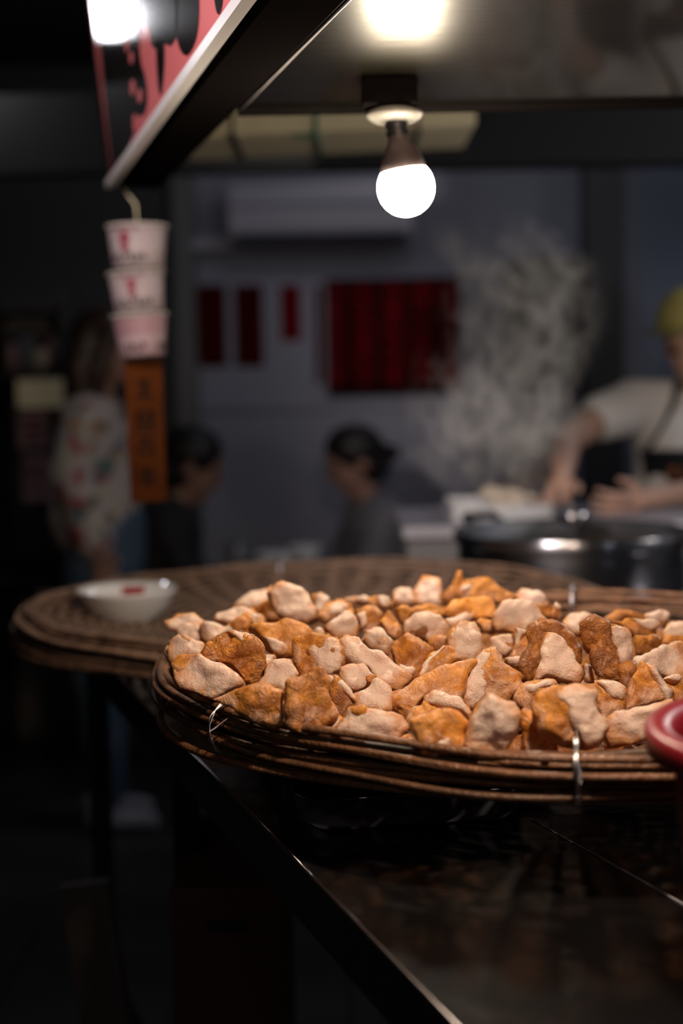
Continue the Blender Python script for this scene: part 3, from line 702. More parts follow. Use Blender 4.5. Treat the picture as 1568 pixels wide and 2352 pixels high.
exec_food = True
FOOD = [
 # crop, outline, kind, label, extras
 ('A', [(70,700),(110,600),(190,560),(290,590),(420,670),(400,760),(330,850),(130,830)], 'Q', 'pale chunk with a shiny yellow patch at the far left tip of the heap', dict(skin=[(215,600),(290,600),(420,680),(390,740),(300,690)], br=0.05, sm=0.15, lean=35)),
 ('A', [(120,830),(200,740),(380,740),(470,820),(620,860),(760,960),(785,1030),(640,1100),(490,1165),(340,1125),(220,1030),(150,960)], 'P', 'big pinkish boomerang chunk lying on the left rim, brown skin along its underside', dict(br=0.45, lean=25, dY=-0.012)),
 ('A', [(380,770),(440,640),(560,570),(690,540),(860,600),(950,720),(988,860),(930,960),(850,1020),(770,990),(700,890),(600,830),(470,800)], 'M', 'folded orange-brown chunk with a deep crease, lying on the pinkish one at left', dict(paste=[(630,555),(690,540),(860,600),(950,720),(960,830),(900,790),(790,700)], br=0.35, sm=0.02, wr=1.0, lean=25, dY=-0.045)),
 ('A', [(405,560),(410,470),(620,480),(830,350),(870,480),(800,570),(640,560),(480,650),(430,645)], 'Q', 'pale wedge with an orange ridge, just behind the folded orange-brown chunk', dict(skin=[(640,480),(820,360),(860,470),(800,540),(700,560)], br=0.2, sm=0.05, dY=0.01)),
 ('A', [(60,450),(160,390),(330,370),(430,460),(380,560),(250,560),(120,520)], 'P', 'blurred pale chunk at the rear left end of the heap', dict(br=0.3, dY=0.04)),
 ('A', [(180,540),(270,460),(400,470),(430,640),(330,650),(230,620)], 'P', 'dull pinkish chunk behind the leftmost one', dict(br=0.5, dY=0.03)),
 ('A', [(500,450),(540,380),(700,320),(850,330),(980,440),(960,480),(860,490),(800,470),(640,480)], 'P', 'long flat pinkish slice behind the pale wedge, brown along its upper edge', dict(br=0.4, dY=0.03)),
 ('A', [(680,320),(800,190),(1040,130),(1050,250),(900,330)], 'P', 'dusky slanting slice leaning behind the large pale disc', dict(br=0.6, sm=0.1, dY=0.05)),
 ('A', [(870,320),(1000,255),(1060,290),(1120,450),(990,460),(900,400)], 'S', 'small orange fold tucked under the left side of the pale disc', dict(br=0.25, dY=0.02)),
 ('A', [(1010,180),(1080,130),(1160,105),(1300,160),(1380,230),(1430,340),(1420,430),(1330,475),(1210,450),(1110,400),(1040,300)], 'P', 'large smooth pale disc standing up at the back left of the heap', dict(br=0.1, lean=20, yaw=5, dY=-0.03)),
 ('A', [(840,500),(980,455),(1180,445),(1330,480),(1425,530),(1420,620),(1220,750),(1080,745),(980,650),(920,570)], 'M', 'golden boat-shaped chunk with a pale belly, in front of the large pale disc', dict(paste=[(930,580),(1060,620),(1200,700),(1160,745),(1070,745),(980,650)], br=0.12, sm=0.03, lean=35, dY=-0.02)),
 ('A', [(1195,740),(1240,600),(1400,570),(1560,600),(1700,690),(1690,760),(1640,900),(1560,950),(1440,930),(1310,940),(1260,850)], 'M', 'split chunk, fiery orange on the left and bulging pale on the right', dict(paste=[(1350,720),(1430,640),(1560,600),(1700,690),(1690,770),(1640,900),(1540,945),(1410,900)], br=0.3, sm=0.04, lean=25, dY=-0.03)),
 ('A', [(870,1020),(950,930),(1000,830),(1050,795),(1210,815),(1240,880),(1300,950),(1200,1000),(1150,1070),(1060,1070),(960,1040)], 'P', 'cube-like cream chunk behind the long orange front wedge', dict(br=0.6, lean=35)),
 ('A', [(470,1160),(640,1080),(860,1030),(970,1035),(1150,1100),(1155,1400),(1050,1430),(940,1380),(800,1300),(620,1230)], 'S', 'long orange wedge resting against the left front rim by the wire tie', dict(br=0.35, sm=0.08, lean=20, dY=-0.01, yaw=-8)),
 ('A', [(1165,1010),(1300,960),(1500,870),(1530,1000),(1560,1180),(1600,1300),(1500,1440),(1340,1500),(1200,1450),(1155,1400)], 'S', 'tall squarish brown chunk standing at the left front, just right of the long orange wedge', dict(br=0.5, sm=0.06, wr=0.7, lean=12, dY=-0.02)),
 ('A', [(820,570),(900,590),(970,660),(950,740),(880,680)], 'P', 'small pinkish crumb under the golden boat-shaped chunk', dict(br=0.5, dY=0.02)),
 ('A', [(940,740),(1060,750),(1060,830),(960,920)], 'P', 'small pinkish scrap in the gap right of the folded chunk', dict(br=0.4, dY=0.03)),
 ('B', [(60,200),(150,190),(210,260),(200,360),(120,400),(80,290)], 'P', 'blurred cream lump just right of the large pale disc', dict(br=0.2, dY=0.03)),
 ('B', [(110,400),(190,290),(300,240),(440,290),(470,380),(330,420),(190,450)], 'M', 'orange-pink lump right of the cream lump at the back', dict(paste=[(190,330),(300,270),(400,330),(330,400),(210,420)], br=0.2, sm=0.1)),
 ('B', [(170,480),(250,440),(370,360),(450,400),(500,500),(470,590),(300,610),(200,540)], 'P', 'lilac-tinged lump with a dark skin end, back left centre', dict(br=0.6)),
 ('B', [(330,250),(480,215),(700,235),(790,310),(620,330),(450,300)], 'M', 'low rounded ridge of orange skin at the back left centre', dict(paste=[(440,260),(560,230),(640,300),(500,290)], br=0.2, sm=0.1, dY=0.04)),
 ('B', [(460,340),(640,310),(710,400),(650,530),(520,560),(480,450)], 'M', 'pinkish orange lump between the lilac lump and the golden block', dict(paste=[(470,400),(560,350),(560,500),(510,530)], br=0.25, sm=0.12)),
 ('B', [(640,220),(700,210),(770,240),(790,300),(720,330),(660,290)], 'P', 'small cream knob on the back edge left of the tall pale slab', dict(br=0.2, dY=0.03)),
 ('B', [(680,440),(780,340),(880,470),(890,560),(800,625),(720,570)], 'S', 'golden-brown block pointing down, centre back', dict(br=0.3, sm=0.02)),
 ('B', [(800,340),(900,320),(990,360),(940,440),(890,490),(830,410)], 'S', 'olive-gold scrap behind the golden-brown block', dict(br=0.3, sm=0.0)),
 ('B', [(790,180),(880,150),(970,180),(990,290),(860,310),(800,260)], 'P', 'round cream lump left of the tall pale slab', dict(br=0.2, dY=0.03)),
 ('B', [(975,300),(985,140),(1060,50),(1190,60),(1235,130),(1230,310),(1100,320)], 'P', 'tall pale slab standing upright at the very back', dict(br=0.1, lean=5, dY=0.03)),
 ('B', [(1240,230),(1320,120),(1400,15),(1430,100),(1370,200),(1290,300)], 'S', 'pointed orange spike right of the tall pale slab', dict(br=0.3, lean=10, dY=0.0)),
 ('B', [(880,560),(910,450),(1000,390),(1120,380),(1220,410),(1325,520),(1295,600),(1180,615),(1110,650),(1040,600),(960,600)], 'Q', 'open shell-like chunk, cream outside with a dark brown hollow', dict(skin=[(930,560),(960,480),(1060,400),(1120,410),(1140,560),(1060,610)], br=0.7, wr=0.9, dY=-0.01)),
 ('X', [(1034,1460),(1045,1437),(1063,1422),(1095,1425),(1106,1445),(1109,1495),(1095,1520),(1058,1525),(1030,1500)], 'P', 'upright cream block just right of the shell-like chunk', dict(br=0.3, lean=20, dY=-0.01)),
 ('B', [(300,650),(360,590),(500,600),(570,680),(700,740),(800,850),(960,930),(910,1010),(820,1070),(650,1020),(560,880),(440,840),(370,770)], 'P', 'long sandy cream tongue sloping down to the right in the middle', dict(br=0.3, lean=45, dY=0.0)),
 ('B', [(510,610),(560,530),(640,490),(720,560),(800,640),(740,760),(660,730),(580,680)], 'Q', 'peach-coloured chunk behind the sandy tongue', dict(skin=[(600,570),(680,560),(760,650),(730,720),(640,660)], br=0.05, sm=0.2)),
 ('B', [(750,690),(800,630),(910,572),(1020,610),(1120,660),(1165,720),(1090,800),(1020,910),(970,975),(860,910),(790,800)], 'M', 'deep orange hexagonal chunk in the centre, pale lip at its lower left', dict(paste=[(815,810),(930,875),(1020,890),(960,965),(870,920)], br=0.45, sm=0.03, lean=40)),
 ('B', [(1120,660),(1150,600),(1290,610),(1300,670),(1200,730)], 'S', 'small rusty scrap right of the hexagonal chunk', dict(br=0.5, dY=0.02)),
 ('B', [(1000,990),(1060,860),(1150,760),(1300,665),(1380,700),(1400,800),(1260,880),(1150,930),(1060,1010)], 'M', 'golden wedge with a white left edge, below the upright cream block', dict(paste=[(1000,985),(1060,860),(1150,760),(1300,668),(1310,690),(1200,770),(1120,850),(1050,980)], br=0.15, sm=0.08, dY=0.01)),
 ('B', [(95,570),(110,500),(170,500),(180,600)], 'P', 'tiny whitish crumb right of the golden boat-shaped chunk', dict(br=0.2)),
 ('B', [(160,620),(200,550),(300,600),(300,670),(210,660)], 'S', 'small olive-yellow crumb beside the tiny whitish one', dict(br=0.2, sm=0.0)),
 ('C', [(800,340),(950,250),(1180,130),(1360,60),(1500,32),(1545,60),(1495,130),(1440,250),(1390,440),(1250,410),(1060,400),(1000,480),(930,560),(820,500),(795,420)], 'S', 'large orange parallelogram slab with thin white smears, front centre', dict(br=0.15, sm=0.09, wr=0.2, lean=35, yaw=0)),
 ('C', [(445,360),(570,300),(650,230),(740,250),(795,290),(805,350),(765,530),(640,510),(540,490),(470,480)], 'P', 'knobbly cream chunk left of the orange parallelogram', dict(br=0.3, lean=35)),
 ('C', [(305,190),(320,120),(400,80),(540,90),(600,170),(655,210),(570,300),(440,345),(370,290)], 'Q', 'curled cream chunk with a small amber patch on its right', dict(skin=[(520,230),(570,165),(655,210),(575,295)], br=0.3, dY=-0.01)),
 ('C', [(195,195),(300,220),(400,310),(475,430),(485,490),(400,500),(340,580),(240,490),(200,320)], 'M', 'dark brown hollow chunk under a cream crescent, right of the tall squarish one', dict(paste=[(200,200),(300,222),(400,310),(480,440),(470,480),(400,400),(300,310),(210,290)], br=0.75, wr=0.6, dY=0.01)),
 ('C', [(225,765),(280,660),(340,600),(400,480),(560,488),(720,510),(880,565),(935,680),(860,750),(730,850),(560,830),(400,805)], 'Q', 'broad pinkish loaf with an orange patch on top, at the front rim', dict(skin=[(410,490),(560,488),(575,570),(500,585),(430,545)], br=0.1, sm=0.03, lean=22)),
 ('C', [(720,860),(800,790),(940,720),(1000,800),(1050,900),(860,900)], 'M', 'low orange nub at the rim, right of the broad pinkish loaf', dict(paste=[(890,780),(950,740),(1010,830),(940,850)], br=0.25, sm=0.05, dY=0.01)),
 ('C', [(885,650),(930,540),(1050,450),(1100,370),(1180,355),(1260,400),(1400,440),(1500,540),(1500,620),(1380,650),(1180,640),(980,680)], 'M', 'brown chunk capped by a white arched strip, behind the yellow-orange front chunk', dict(paste=[(1060,470),(1075,385),(1180,352),(1280,395),(1400,440),(1510,560),(1470,610),(1380,530),(1260,480),(1180,450)], br=0.3, sm=0.05, dY=0.012)),
 ('C', [(940,600),(1060,550),(1240,500),(1380,540),(1475,615),(1440,720),(1455,900),(1300,930),(1080,900),(1040,790),(955,700)], 'M', 'bright yellow-orange chunk at the front rim with a white smear low down', dict(paste=[(1150,850),(1220,740),(1320,760),(1290,920),(1150,900)], br=0.02, sm=0.07, wr=0.2, lean=15, dY=-0.03)),
 ('E', [(48,590),(90,470),(140,370),(230,288),(300,320),(400,350),(442,430),(447,520),(400,600),(330,700),(200,725),(80,705),(58,640)], 'P', 'big smooth cream oval standing at the front rim', dict(br=0.2, lean=10, dY=-0.045)),
 ('C', [(30,750),(130,650),(250,680),(230,790),(70,780)], 'P', 'shaded greyish lump low at the front, under the tall squarish chunk', dict(br=0.7, dY=0.04)),
 ('C', [(195,690),(225,560),(265,508),(335,575),(305,650),(260,700)], 'P', 'small crumbly paste knob between the tall chunk and the broad loaf', dict(br=0.2)),
 ('D', [(0,160),(60,90),(150,50),(240,55),(290,100),(360,150),(430,190),(340,225),(220,200),(60,200)], 'M', 'wide orange-brown mound at the back right, below the pot', dict(paste=[(10,150),(60,110),(120,95),(110,130),(50,150)], br=0.45, sm=0.03, wr=0.8, dY=0.0)),
 ('X', [(1024,1400),(1045,1380),(1083,1368),(1126,1372),(1136,1396),(1130,1414),(1070,1416),(1030,1412)], 'S', 'flat bright tangerine slab under the orange-brown mound', dict(br=0.0, sm=0.0, wr=0.1, lean=40, dY=-0.04)),
 ('X', [(940,1392),(985,1384),(1032,1390),(1032,1408),(980,1416),(948,1408)], 'S', 'narrow orange strip left of the bright tangerine slab', dict(br=0.1, sm=0.1, wr=0.2)),
 ('B', [(1240,440),(1400,400),(1560,400),(1450,450),(1340,510),(1280,490)], 'P', 'shaded pinkish sliver beneath the bright tangerine slab', dict(br=0.6, sm=0.2, dY=0.01)),
 ('D', [(245,310),(270,270),(350,215),(460,195),(525,220),(580,290),(625,345),(540,400),(520,420),(400,435),(270,405)], 'P', 'large rounded pinkish block, back right of centre', dict(br=0.4, sm=0.15, lean=25, dY=-0.03)),
 ('D', [(380,160),(460,118),(560,160),(615,190),(650,240),(590,270),(500,220),(430,200)], 'P', 'pale sloping slice right of the orange-brown mound', dict(br=0.5, dY=0.0)),
 ('D', [(540,230),(600,240),(670,235),(655,300),(615,335),(570,280)], 'S', 'brown scrap on the right shoulder of the heap', dict(br=0.6)),
 ('D', [(635,320),(660,250),(690,212),(735,270),(725,340)], 'M', 'small pointed two-tone piece near the basket back rim', dict(paste=[(655,260),(690,215),(725,270),(700,290)], br=0.5)),
 ('D', [(455,770),(468,600),(518,520),(528,385),(590,325),(700,355),(800,440),(855,520),(855,620),(820,700),(640,790)], 'S', 'tall dark brown wrinkled chunk leaning behind the cream thumb', dict(br=0.78, sm=0.0, wr=1.0, lean=15, dY=0.0)),
 ('D', [(525,770),(580,630),(590,530),(640,423),(700,440),(820,530),(832,640),(868,745),(830,785),(700,755),(610,740)], 'P', 'thick cream thumb of paste propped on the tall brown chunk', dict(br=0.3, lean=25, dY=-0.045)),
 ('D', [(848,375),(960,338),(1050,365),(1110,540),(1133,650),(1120,750),(1050,785),(980,750),(940,620),(880,520)], 'S', 'upright chocolate-brown wrinkled slab right of the cream thumb', dict(br=0.8, sm=0.02, wr=1.0, lean=12, dY=-0.02, yaw=-8)),
 ('D', [(1015,370),(1110,368),(1180,388),(1222,430),(1234,520),(1222,620),(1180,700),(1130,760),(1125,640),(1095,540)], 'P', 'pale curved slice clinging to the right of the chocolate-brown slab', dict(br=0.4, lean=12, yaw=15, dY=-0.02)),
 ('D', [(730,340),(780,295),(880,288),(965,330),(930,370),(860,450),(800,440),(760,400)], 'P', 'cream knob peeping over between the two brown slabs', dict(br=0.2, dY=0.02)),
 ('D', [(385,570),(400,388),(460,410),(530,420),(520,510),(480,570),(470,620),(375,605)], 'M', 'peach piece with a ragged white top, left of the tall brown chunk', dict(paste=[(390,560),(402,392),(460,410),(525,425),(450,470),(430,540)], br=0.1, sm=0.1)),
 ('D', [(205,545),(230,470),(310,430),(400,440),(405,510),(330,590),(250,575)], 'Q', 'dusky rounded piece with a tan front, left of the ragged peach one', dict(skin=[(240,540),(330,500),(400,500),(330,585),(260,570)], br=0.5, sm=0.1, dY=0.01)),
 ('D', [(125,345),(170,308),(235,345),(270,410),(180,420)], 'S', 'small golden piece under the large rounded pinkish block', dict(br=0.1, sm=0.08)),
 ('E', [(35,350),(60,200),(100,90),(180,-10),(270,-42),(322,10),(335,80),(400,120),(458,220),(385,290),(360,340),(230,350),(150,380),(100,405)], 'M', 'big triangular chunk right of the parallelogram, white down its left side', dict(paste=[(38,350),(60,200),(100,90),(180,-10),(270,-42),(290,10),(240,80),(215,190),(180,300),(110,395)], br=0.25, sm=0.12, wr=0.2, lean=30)),
 ('D', [(318,605),(450,605),(495,640),(465,690),(345,650)], 'P', 'short cream roll wedged beside the big triangular chunk', dict(br=0.2, dY=0.01)),
 ('E', [(380,110),(440,120),(460,170),(455,225),(400,170)], 'S', 'small tan flap right of the big triangular chunk', dict(br=0.3, dY=0.02)),
 ('D', [(1025,340),(1130,262),(1300,290),(1290,345),(1180,330),(1080,360)], 'S', 'tan slab at the back right below the basket rim', dict(br=0.6, dY=0.0)),
 ('D', [(1075,350),(1180,310),(1280,340),(1400,390),(1395,440),(1300,460),(1230,440),(1170,400)], 'M', 'golden chunk with torn white shreds, right back', dict(paste=[(1185,322),(1280,350),(1330,340),(1425,378),(1400,400),(1330,425),(1260,390)], br=0.3, dY=-0.02)),
 ('D', [(1290,310),(1440,265),(1478,300),(1440,370),(1340,345)], 'P', 'greyish white wisp of paste at the right back', dict(br=0.5, dY=0.01)),
 ('D', [(1228,450),(1380,455),(1435,515),(1400,550),(1330,585),(1235,585)], 'S', 'orange-brown wrinkled nugget under the torn golden chunk', dict(br=0.5, wr=0.9)),
 ('D', [(1400,480),(1420,420),(1480,355),(1620,380),(1620,450),(1500,460)], 'P', 'pale lump against the right border of the heap, topmost there', dict(br=0.3)),
 ('D', [(1415,510),(1450,440),(1620,440),(1620,520),(1500,530)], 'S', 'orange nugget right of the orange-brown one, half out of view', dict(br=0.3)),
 ('D', [(1235,595),(1330,575),(1440,510),(1640,480),(1660,700),(1500,740),(1360,700),(1240,710),(1168,655),(1195,620)], 'P', 'huge pale glistening slab at the right, dark skin under its left corner', dict(br=0.6, sm=0.1, lean=40)),
 ('D', [(870,640),(940,670),(965,770),(890,760)], 'P', 'grey shaded scrap in the gap between the cream thumb and the chocolate slab', dict(br=0.6, dY=0.03)),
 ('E', [(1155,385),(1200,320),(1230,170),(1300,55),(1370,100),(1430,200),(1495,260),(1465,340),(1340,360)], 'M', 'orange pyramid with a white right edge, above the red tub', dict(paste=[(1320,75),(1370,100),(1430,200),(1495,260),(1465,330),(1430,330),(1400,230),(1350,150)], br=0.15, sm=0.1, wr=0.2, lean=12, dY=-0.03)),
 ('E', [(525,350),(570,280),(700,230),(880,238),(975,265),(985,400),(1045,520),(970,645),(860,660),(720,610),(600,520),(535,430)], 'M', 'big round front chunk, amber left half and pale right half', dict(paste=[(760,490),(770,380),(680,300),(720,245),(880,240),(975,270),(982,400),(1042,520),(965,642),(870,645),(830,560)], br=0.15, sm=0.04, lean=15, dY=-0.05)),
 ('E', [(880,215),(960,185),(1060,190),(1190,260),(1160,370),(1060,430),(1000,450),(960,330)], 'M', 'frilly peach chunk between the big round one and the orange pyramid', dict(paste=[(960,200),(1060,195),(1180,262),(1150,350),(1080,330),(1010,250)], br=0.2, sm=0.12)),
 ('E', [(375,310),(450,230),(640,175),(725,220),(690,260),(620,320),(560,400),(470,400)], 'M', 'pinkish ridge behind the big round front chunk', dict(paste=[(440,250),(640,178),(720,220),(600,240),(480,290)], br=0.25, sm=0.12, dY=0.005)),
 ('E', [(445,500),(470,390),(560,450),(700,610),(700,690),(500,700),(445,650)], 'S', 'low orange-brown piece wedged right of the smooth cream oval', dict(br=0.35, sm=0.08, dY=0.0)),
 ('E', [(1020,500),(1120,400),(1280,375),(1480,340),(1560,420),(1400,560),(1200,640),(1050,650)], 'P', 'pale chunk half hidden behind the rim of the red tub', dict(br=0.3, lean=20)),
 ('E', [(1410,190),(1490,150),(1620,170),(1620,360),(1470,350),(1490,260)], 'M', 'brown and cream piece at the right border above the red tub', dict(paste=[(1430,185),(1490,152),(1600,170),(1560,210),(1480,205)], br=0.5, dY=0.0)),
 ('E', [(1130,80),(1180,60),(1250,70),(1235,180),(1205,250),(1130,210)], 'S', 'brown crumpled scrap left of the orange pyramid', dict(br=0.6, sm=0.08, dY=0.02)),
]
UPPER = []
def noun(l):
    for sep in (',', ' with ', ' at ', ' under ', ' behind ', ' right of', ' left of', ' lying', ' resting', ' standing', ' just', ' between', ' on ', ' in ', ' beneath', ' half', ' against', ' peeping', ' wedged', ' sloping', ' beside', ' below', ' leaning', ' propped', ' clinging', ' pointing', ' tucked', ' capped', ' near '):
        l = l.split(sep)[0]
    return ' '.join(l.split()[:7])
for cr, poly, kind, label, kw in FOOD:
    if 'greyish lump low' in label: continue
    root = chunk(cr, poly, kind, label, **kw)
    ox, oy, q_ = CR[cr]
    UPPER.append((ox + q_ * sum(p[0] for p in poly) / len(poly), oy + q_ * sum(p[1] for p in poly) / len(poly), noun(label)))
KEEP = {0, 2, 5, 10, 12, 22, 28, 29, 37, 39, 40, 58, 61, 65, 67, 69, 72, 73, 74, 82, 84, 89, 90, 94, 95, 97, 107, 112, 113, 115, 116, 128, 130, 140, 143}   # the lower chunks that show through gaps
used_labels = set()
def low_label(p):
    v = R3.transposed() @ (p - CAMP); x = W / 2 - v.x / v.z * F; y = H / 2 + v.y / v.z * F
    for (ux, uy, nn) in sorted(UPPER, key=lambda u: (u[0] - x) ** 2 + (u[1] - y) ** 2):
        rel = ('right of' if x > ux else 'left of') if abs(x - ux) > abs(y - uy) else ('below' if y > uy else 'above')
        l = 'lower shade-darkened chunk in the gap ' + rel + ' the ' + nn
        if l not in used_labels:
            used_labels.add(l); return l
# the layer beneath: a few shapes copied about, seen only in the gaps
protos = []
for k in range(5):
    rnd = random.Random(900 + k)
    n = 7; L = [(0.024 * rnd.uniform(0.75, 1.15) * math.cos(2 * PI * i / n), 0.019 * rnd.uniform(0.75, 1.15) * math.sin(2 * PI * i / n)) for i in range(n)]
    me1 = remesh(blobmesh(L, 0, 0.024, 0.002, 0, 0.003, rnd), 0.003, 3); roughen(me1, 300 + k, 0.004, 40, 0.001, 120, 0.001)
    me2 = remesh(blobmesh([(x * .9, z * .8 + 0.003) for x, z in L], -0.004, 0.010, 0.003, 0, 0.003, rnd), 0.003, 4); roughen(me2, 350 + k, 0.003, 45, 0.0015, 130)
    protos.append((me1, me2))
rnd = random.Random(55); cnt = 0
for i in range(-9, 10):
    for j in range(-9, 10):
        x = i * 0.047 + (0.023 if j % 2 else 0) + rnd.uniform(-.006, .006); y = j * 0.043 + rnd.uniform(-.006, .006)
        r = math.hypot(x, y)
        if r > 0.345: continue
        X, Y = BX + x, BYc + y
        sx = W / 2 + X / Y * F
        if sx > 1700 or sx < 340: continue
        # top of this layer stays about a chunk below the visible heap
        q = 1 - (r / 0.42) ** 2
        z = BZ - 0.056 + 0.030 * q
        me1, me2 = protos[cnt % 5]
        eu = (rnd.uniform(-1.0, -0.2), rnd.uniform(-.4, .4), rnd.uniform(-PI, PI)); colr = (rnd.uniform(.7, 1.2), 0.0, rnd.random(), 1)  # extra brown puts the shade of the gaps into the skin colour
        cnt += 1
        if cnt - 1 not in KEEP: continue
        root = thing('fried_chunk', low_label(Vector((X, Y, z + 0.012))), 'food', (X, Y, z), 'lower chunks glimpsed between the upper ones')
        root.rotation_euler = eu
        for nm, me, mm in (('fried_skin', me1, SKINM),):
            if me.materials[:] == []: me.materials.append(mm); me.polygons.foreach_set('use_smooth', [True] * len(me.polygons))
            o = bpy.data.objects.new(nm, me); C.objects.link(o); o.parent = root
            o.color = colr

# ---------------------------------------------------------------- red tub, right foreground
rc = Vector((0.335, 0.955, CZ)); RR = 0.128; RH = 0.180
tub = thing('red_plastic_basket', 'red plastic tub with drain holes standing at the right edge in front', 'basket', tuple(rc))
bm = B()
seg = 72
prof = [(0.088, 0.0), (0.092, 0.003), (RR - 0.020, RH - 0.030), (RR - 0.014, RH - 0.026), (RR - 0.001, RH - 0.020), (RR, RH - 0.004), (RR - 0.003, RH), (RR - 0.016, RH - 0.001), (RR - 0.023, RH - 0.010), (RR - 0.026, RH - 0.030), (0.089, 0.006), (0.0, 0.005)]
lathe(bm, prof, (0, 0, 0), seg)
obj('tub_body', bm, M['red_plastic'], tub)
hole = None
for row in range(7):
    for k in range(24):
        a = 2 * PI * (k + 0.5 * (row % 2)) / 24
        z = 0.025 + row * 0.017; r = 0.092 + (RR - 0.020 - 0.092) * (z - .003) / (RH - .033) + 0.0004
        if hole is None:
            o = obj('drain_hole', lathe(B(), [(0.0, 0.0), (0.003, 0.0), (0.0034, -0.001)], (0, 0, 0), 12, Matrix.Rotation(PI / 2, 3, 'Y')), M['black'], tub); hole = o.data
        else:
            o = bpy.data.objects.new('drain_hole', hole); C.objects.link(o); o.parent = tub
        o.location = (r * math.cos(a), r * math.sin(a), z); o.rotation_euler = (0, 0, a)

# ---------------------------------------------------------------- pot
pc = at(1312, 1215, 2.80); PR = 266 / F * 2.80
pot = thing('steel_pot', 'wide stainless steaming pot behind the food', 'pot', (pc.x, pc.y, CZ))
ph = pc.z - CZ
obj('pot_body', lathe(B(), [(0, 0.004), (PR - 0.02, 0.004), (PR - 0.004, 0.012), (PR - 0.002, ph - 0.030), (PR - 0.001, ph - 0.028), (PR + 0.004, ph - 0.020), (PR + 0.006, ph - 0.006), (PR + 0.003, ph)], (0, 0, 0), 96), M['pot'], pot)
obj('pot_lining', lathe(B(), [(PR + 0.002, ph), (PR - 0.006, ph - 0.006), (PR - 0.008, 0.02), (0, 0.018)], (0, 0, 0), 96), M['pot_in'], pot)
obj('broth', lathe(B(), [(0, ph - 0.030), (PR - 0.009, ph - 0.030), (PR - 0.009, ph - 0.034)], (0, 0, 0), 64), mat('broth', (0.10, 0.07, 0.04), 0.08), pot)
for a in (math.radians(128), math.radians(-30)):
    d = Vector((math.cos(a), math.sin(a), 0)); s = Vector((-d.y, d.x, 0))
    c = d * (PR + 0.002) + Vector((0, 0, ph - 0.012))
    obj('handle', tube(B(), [c - s * 0.045, c - s * 0.04 + d * 0.035 + Vector((0, 0, .022)), c + s * 0.04 + d * 0.035 + Vector((0, 0, .022)), c + s * 0.045], 0.009, 10), M['black'], pot)

# ---------------------------------------------------------------- string of paper cups
CY = S1.y - 0.04
cups = []
spec = [((315, 515), (318, 619), 70, 57, 'top paper cup of the hanging stack, red mark and black lettering', 'paper'),
        ((312, 620), (321, 720), 66, 55, 'middle paper cup of the hanging stack, with clearest black lettering', 'paper'),
        ((320, 718), (328, 822), 65, 51, 'bottom paper cup of the hanging stack, mostly pink', 'paper_pink')]
for i, (tp, bt, rt, rbm, lab, mm) in enumerate(spec):
    a = at(tp[0], tp[1] + 4, CY); b = at(bt[0], bt[1] - 3, CY)
    ra = rt / F * CY; rb_ = rbm / F * CY; h = a.z - b.z
    c = thing('paper_cup', lab, 'cup', tuple(b), 'paper cups hanging in a stack')
    c.rotation_euler = (0, math.atan2(a.x - b.x, h), 0)
    obj('cup_wall', lathe(B(), [(0, 0.003), (rb_ - 0.003, 0.003), (rb_ - 0.002, 0), (rb_, 0.001), (ra - 0.003, h - 0.004), (ra - 0.004, h - 0.004), (rb_ - 0.002, 0.006), (0, 0.006)], (0, 0, 0), 48), M[mm], c)
    obj('rolled_rim', tube(B(), ringpts(0, 0, ra - 0.0015, h - 0.002, 48), 0.0032, 8, True), M['rim_paper'], c)
    def patch(name, a0, a1, z0, z1, m, c=c, h=h, ra=ra, rb_=rb_):
        bm = B(); g = []
        n = max(2, int(abs(a1 - a0) / 6))
        for k in range(n + 1):
            t = math.radians(a0 + (a1 - a0) * k / n); col = []
            for z in (z0, z1):
                r = rb_ + (ra - 0.003 - rb_) * z + 0.0006
                col.append(bm.verts.new((r * math.cos(t), r * math.sin(t), z * h)))
            g.append(col)
        for p_, q_ in zip(g, g[1:]): bm.faces.new((p_[0], q_[0], q_[1], p_[1]))
        return obj(name, bm, m, c)
    sh = (-10, 5, 20)[i]
    if i < 2:
        patch('red_figure', 252 + sh, 268 + sh, 0.36, 0.80, M['ink_red'])
        patch('red_figure', 247 + sh, 273 + sh, 0.62, 0.72, M['ink_red'])
        patch('dark_band', 232 + sh, 290 + sh, 0.83, 0.92, mat('ink_plum', (0.16, 0.08, 0.10), 0.5))
    else:
        patch('pink_field', 200, 340, 0.50, 0.92, mat('cup_rose', (0.28, 0.16, 0.18), 0.5))
    # lettering blocks, strokes of uneven height as blurred in the photograph
    hts = [(0.10, .30), (0.14, .32), (0.10, .26), (0.16, .34), (0.12, .34), (0.10, .30), (0.16, .32)]
    for k, (z0, z1) in enumerate(hts):
        a0 = 218 + sh + k * 13 + (30 if i == 2 and k > 3 else 0)
        patch('letter', a0, a0 + 4, z0, z1, M['ink']); patch('letter', a0 + 5, a0 + 9, z0 + 0.07 * (k % 2), z0 + 0.07 * (k % 2) + 0.08, M['ink'])
string = tag(obj('hanging_string', tube(B(), [S1 - sd * 0.01 - sn * 0.01 + Vector((0, 0, .004)), at(312, 470, CY), at(316, 530, CY)], 0.0015, 6), M['carton']), 'thin string from the sign end down to the paper cups', 'string')
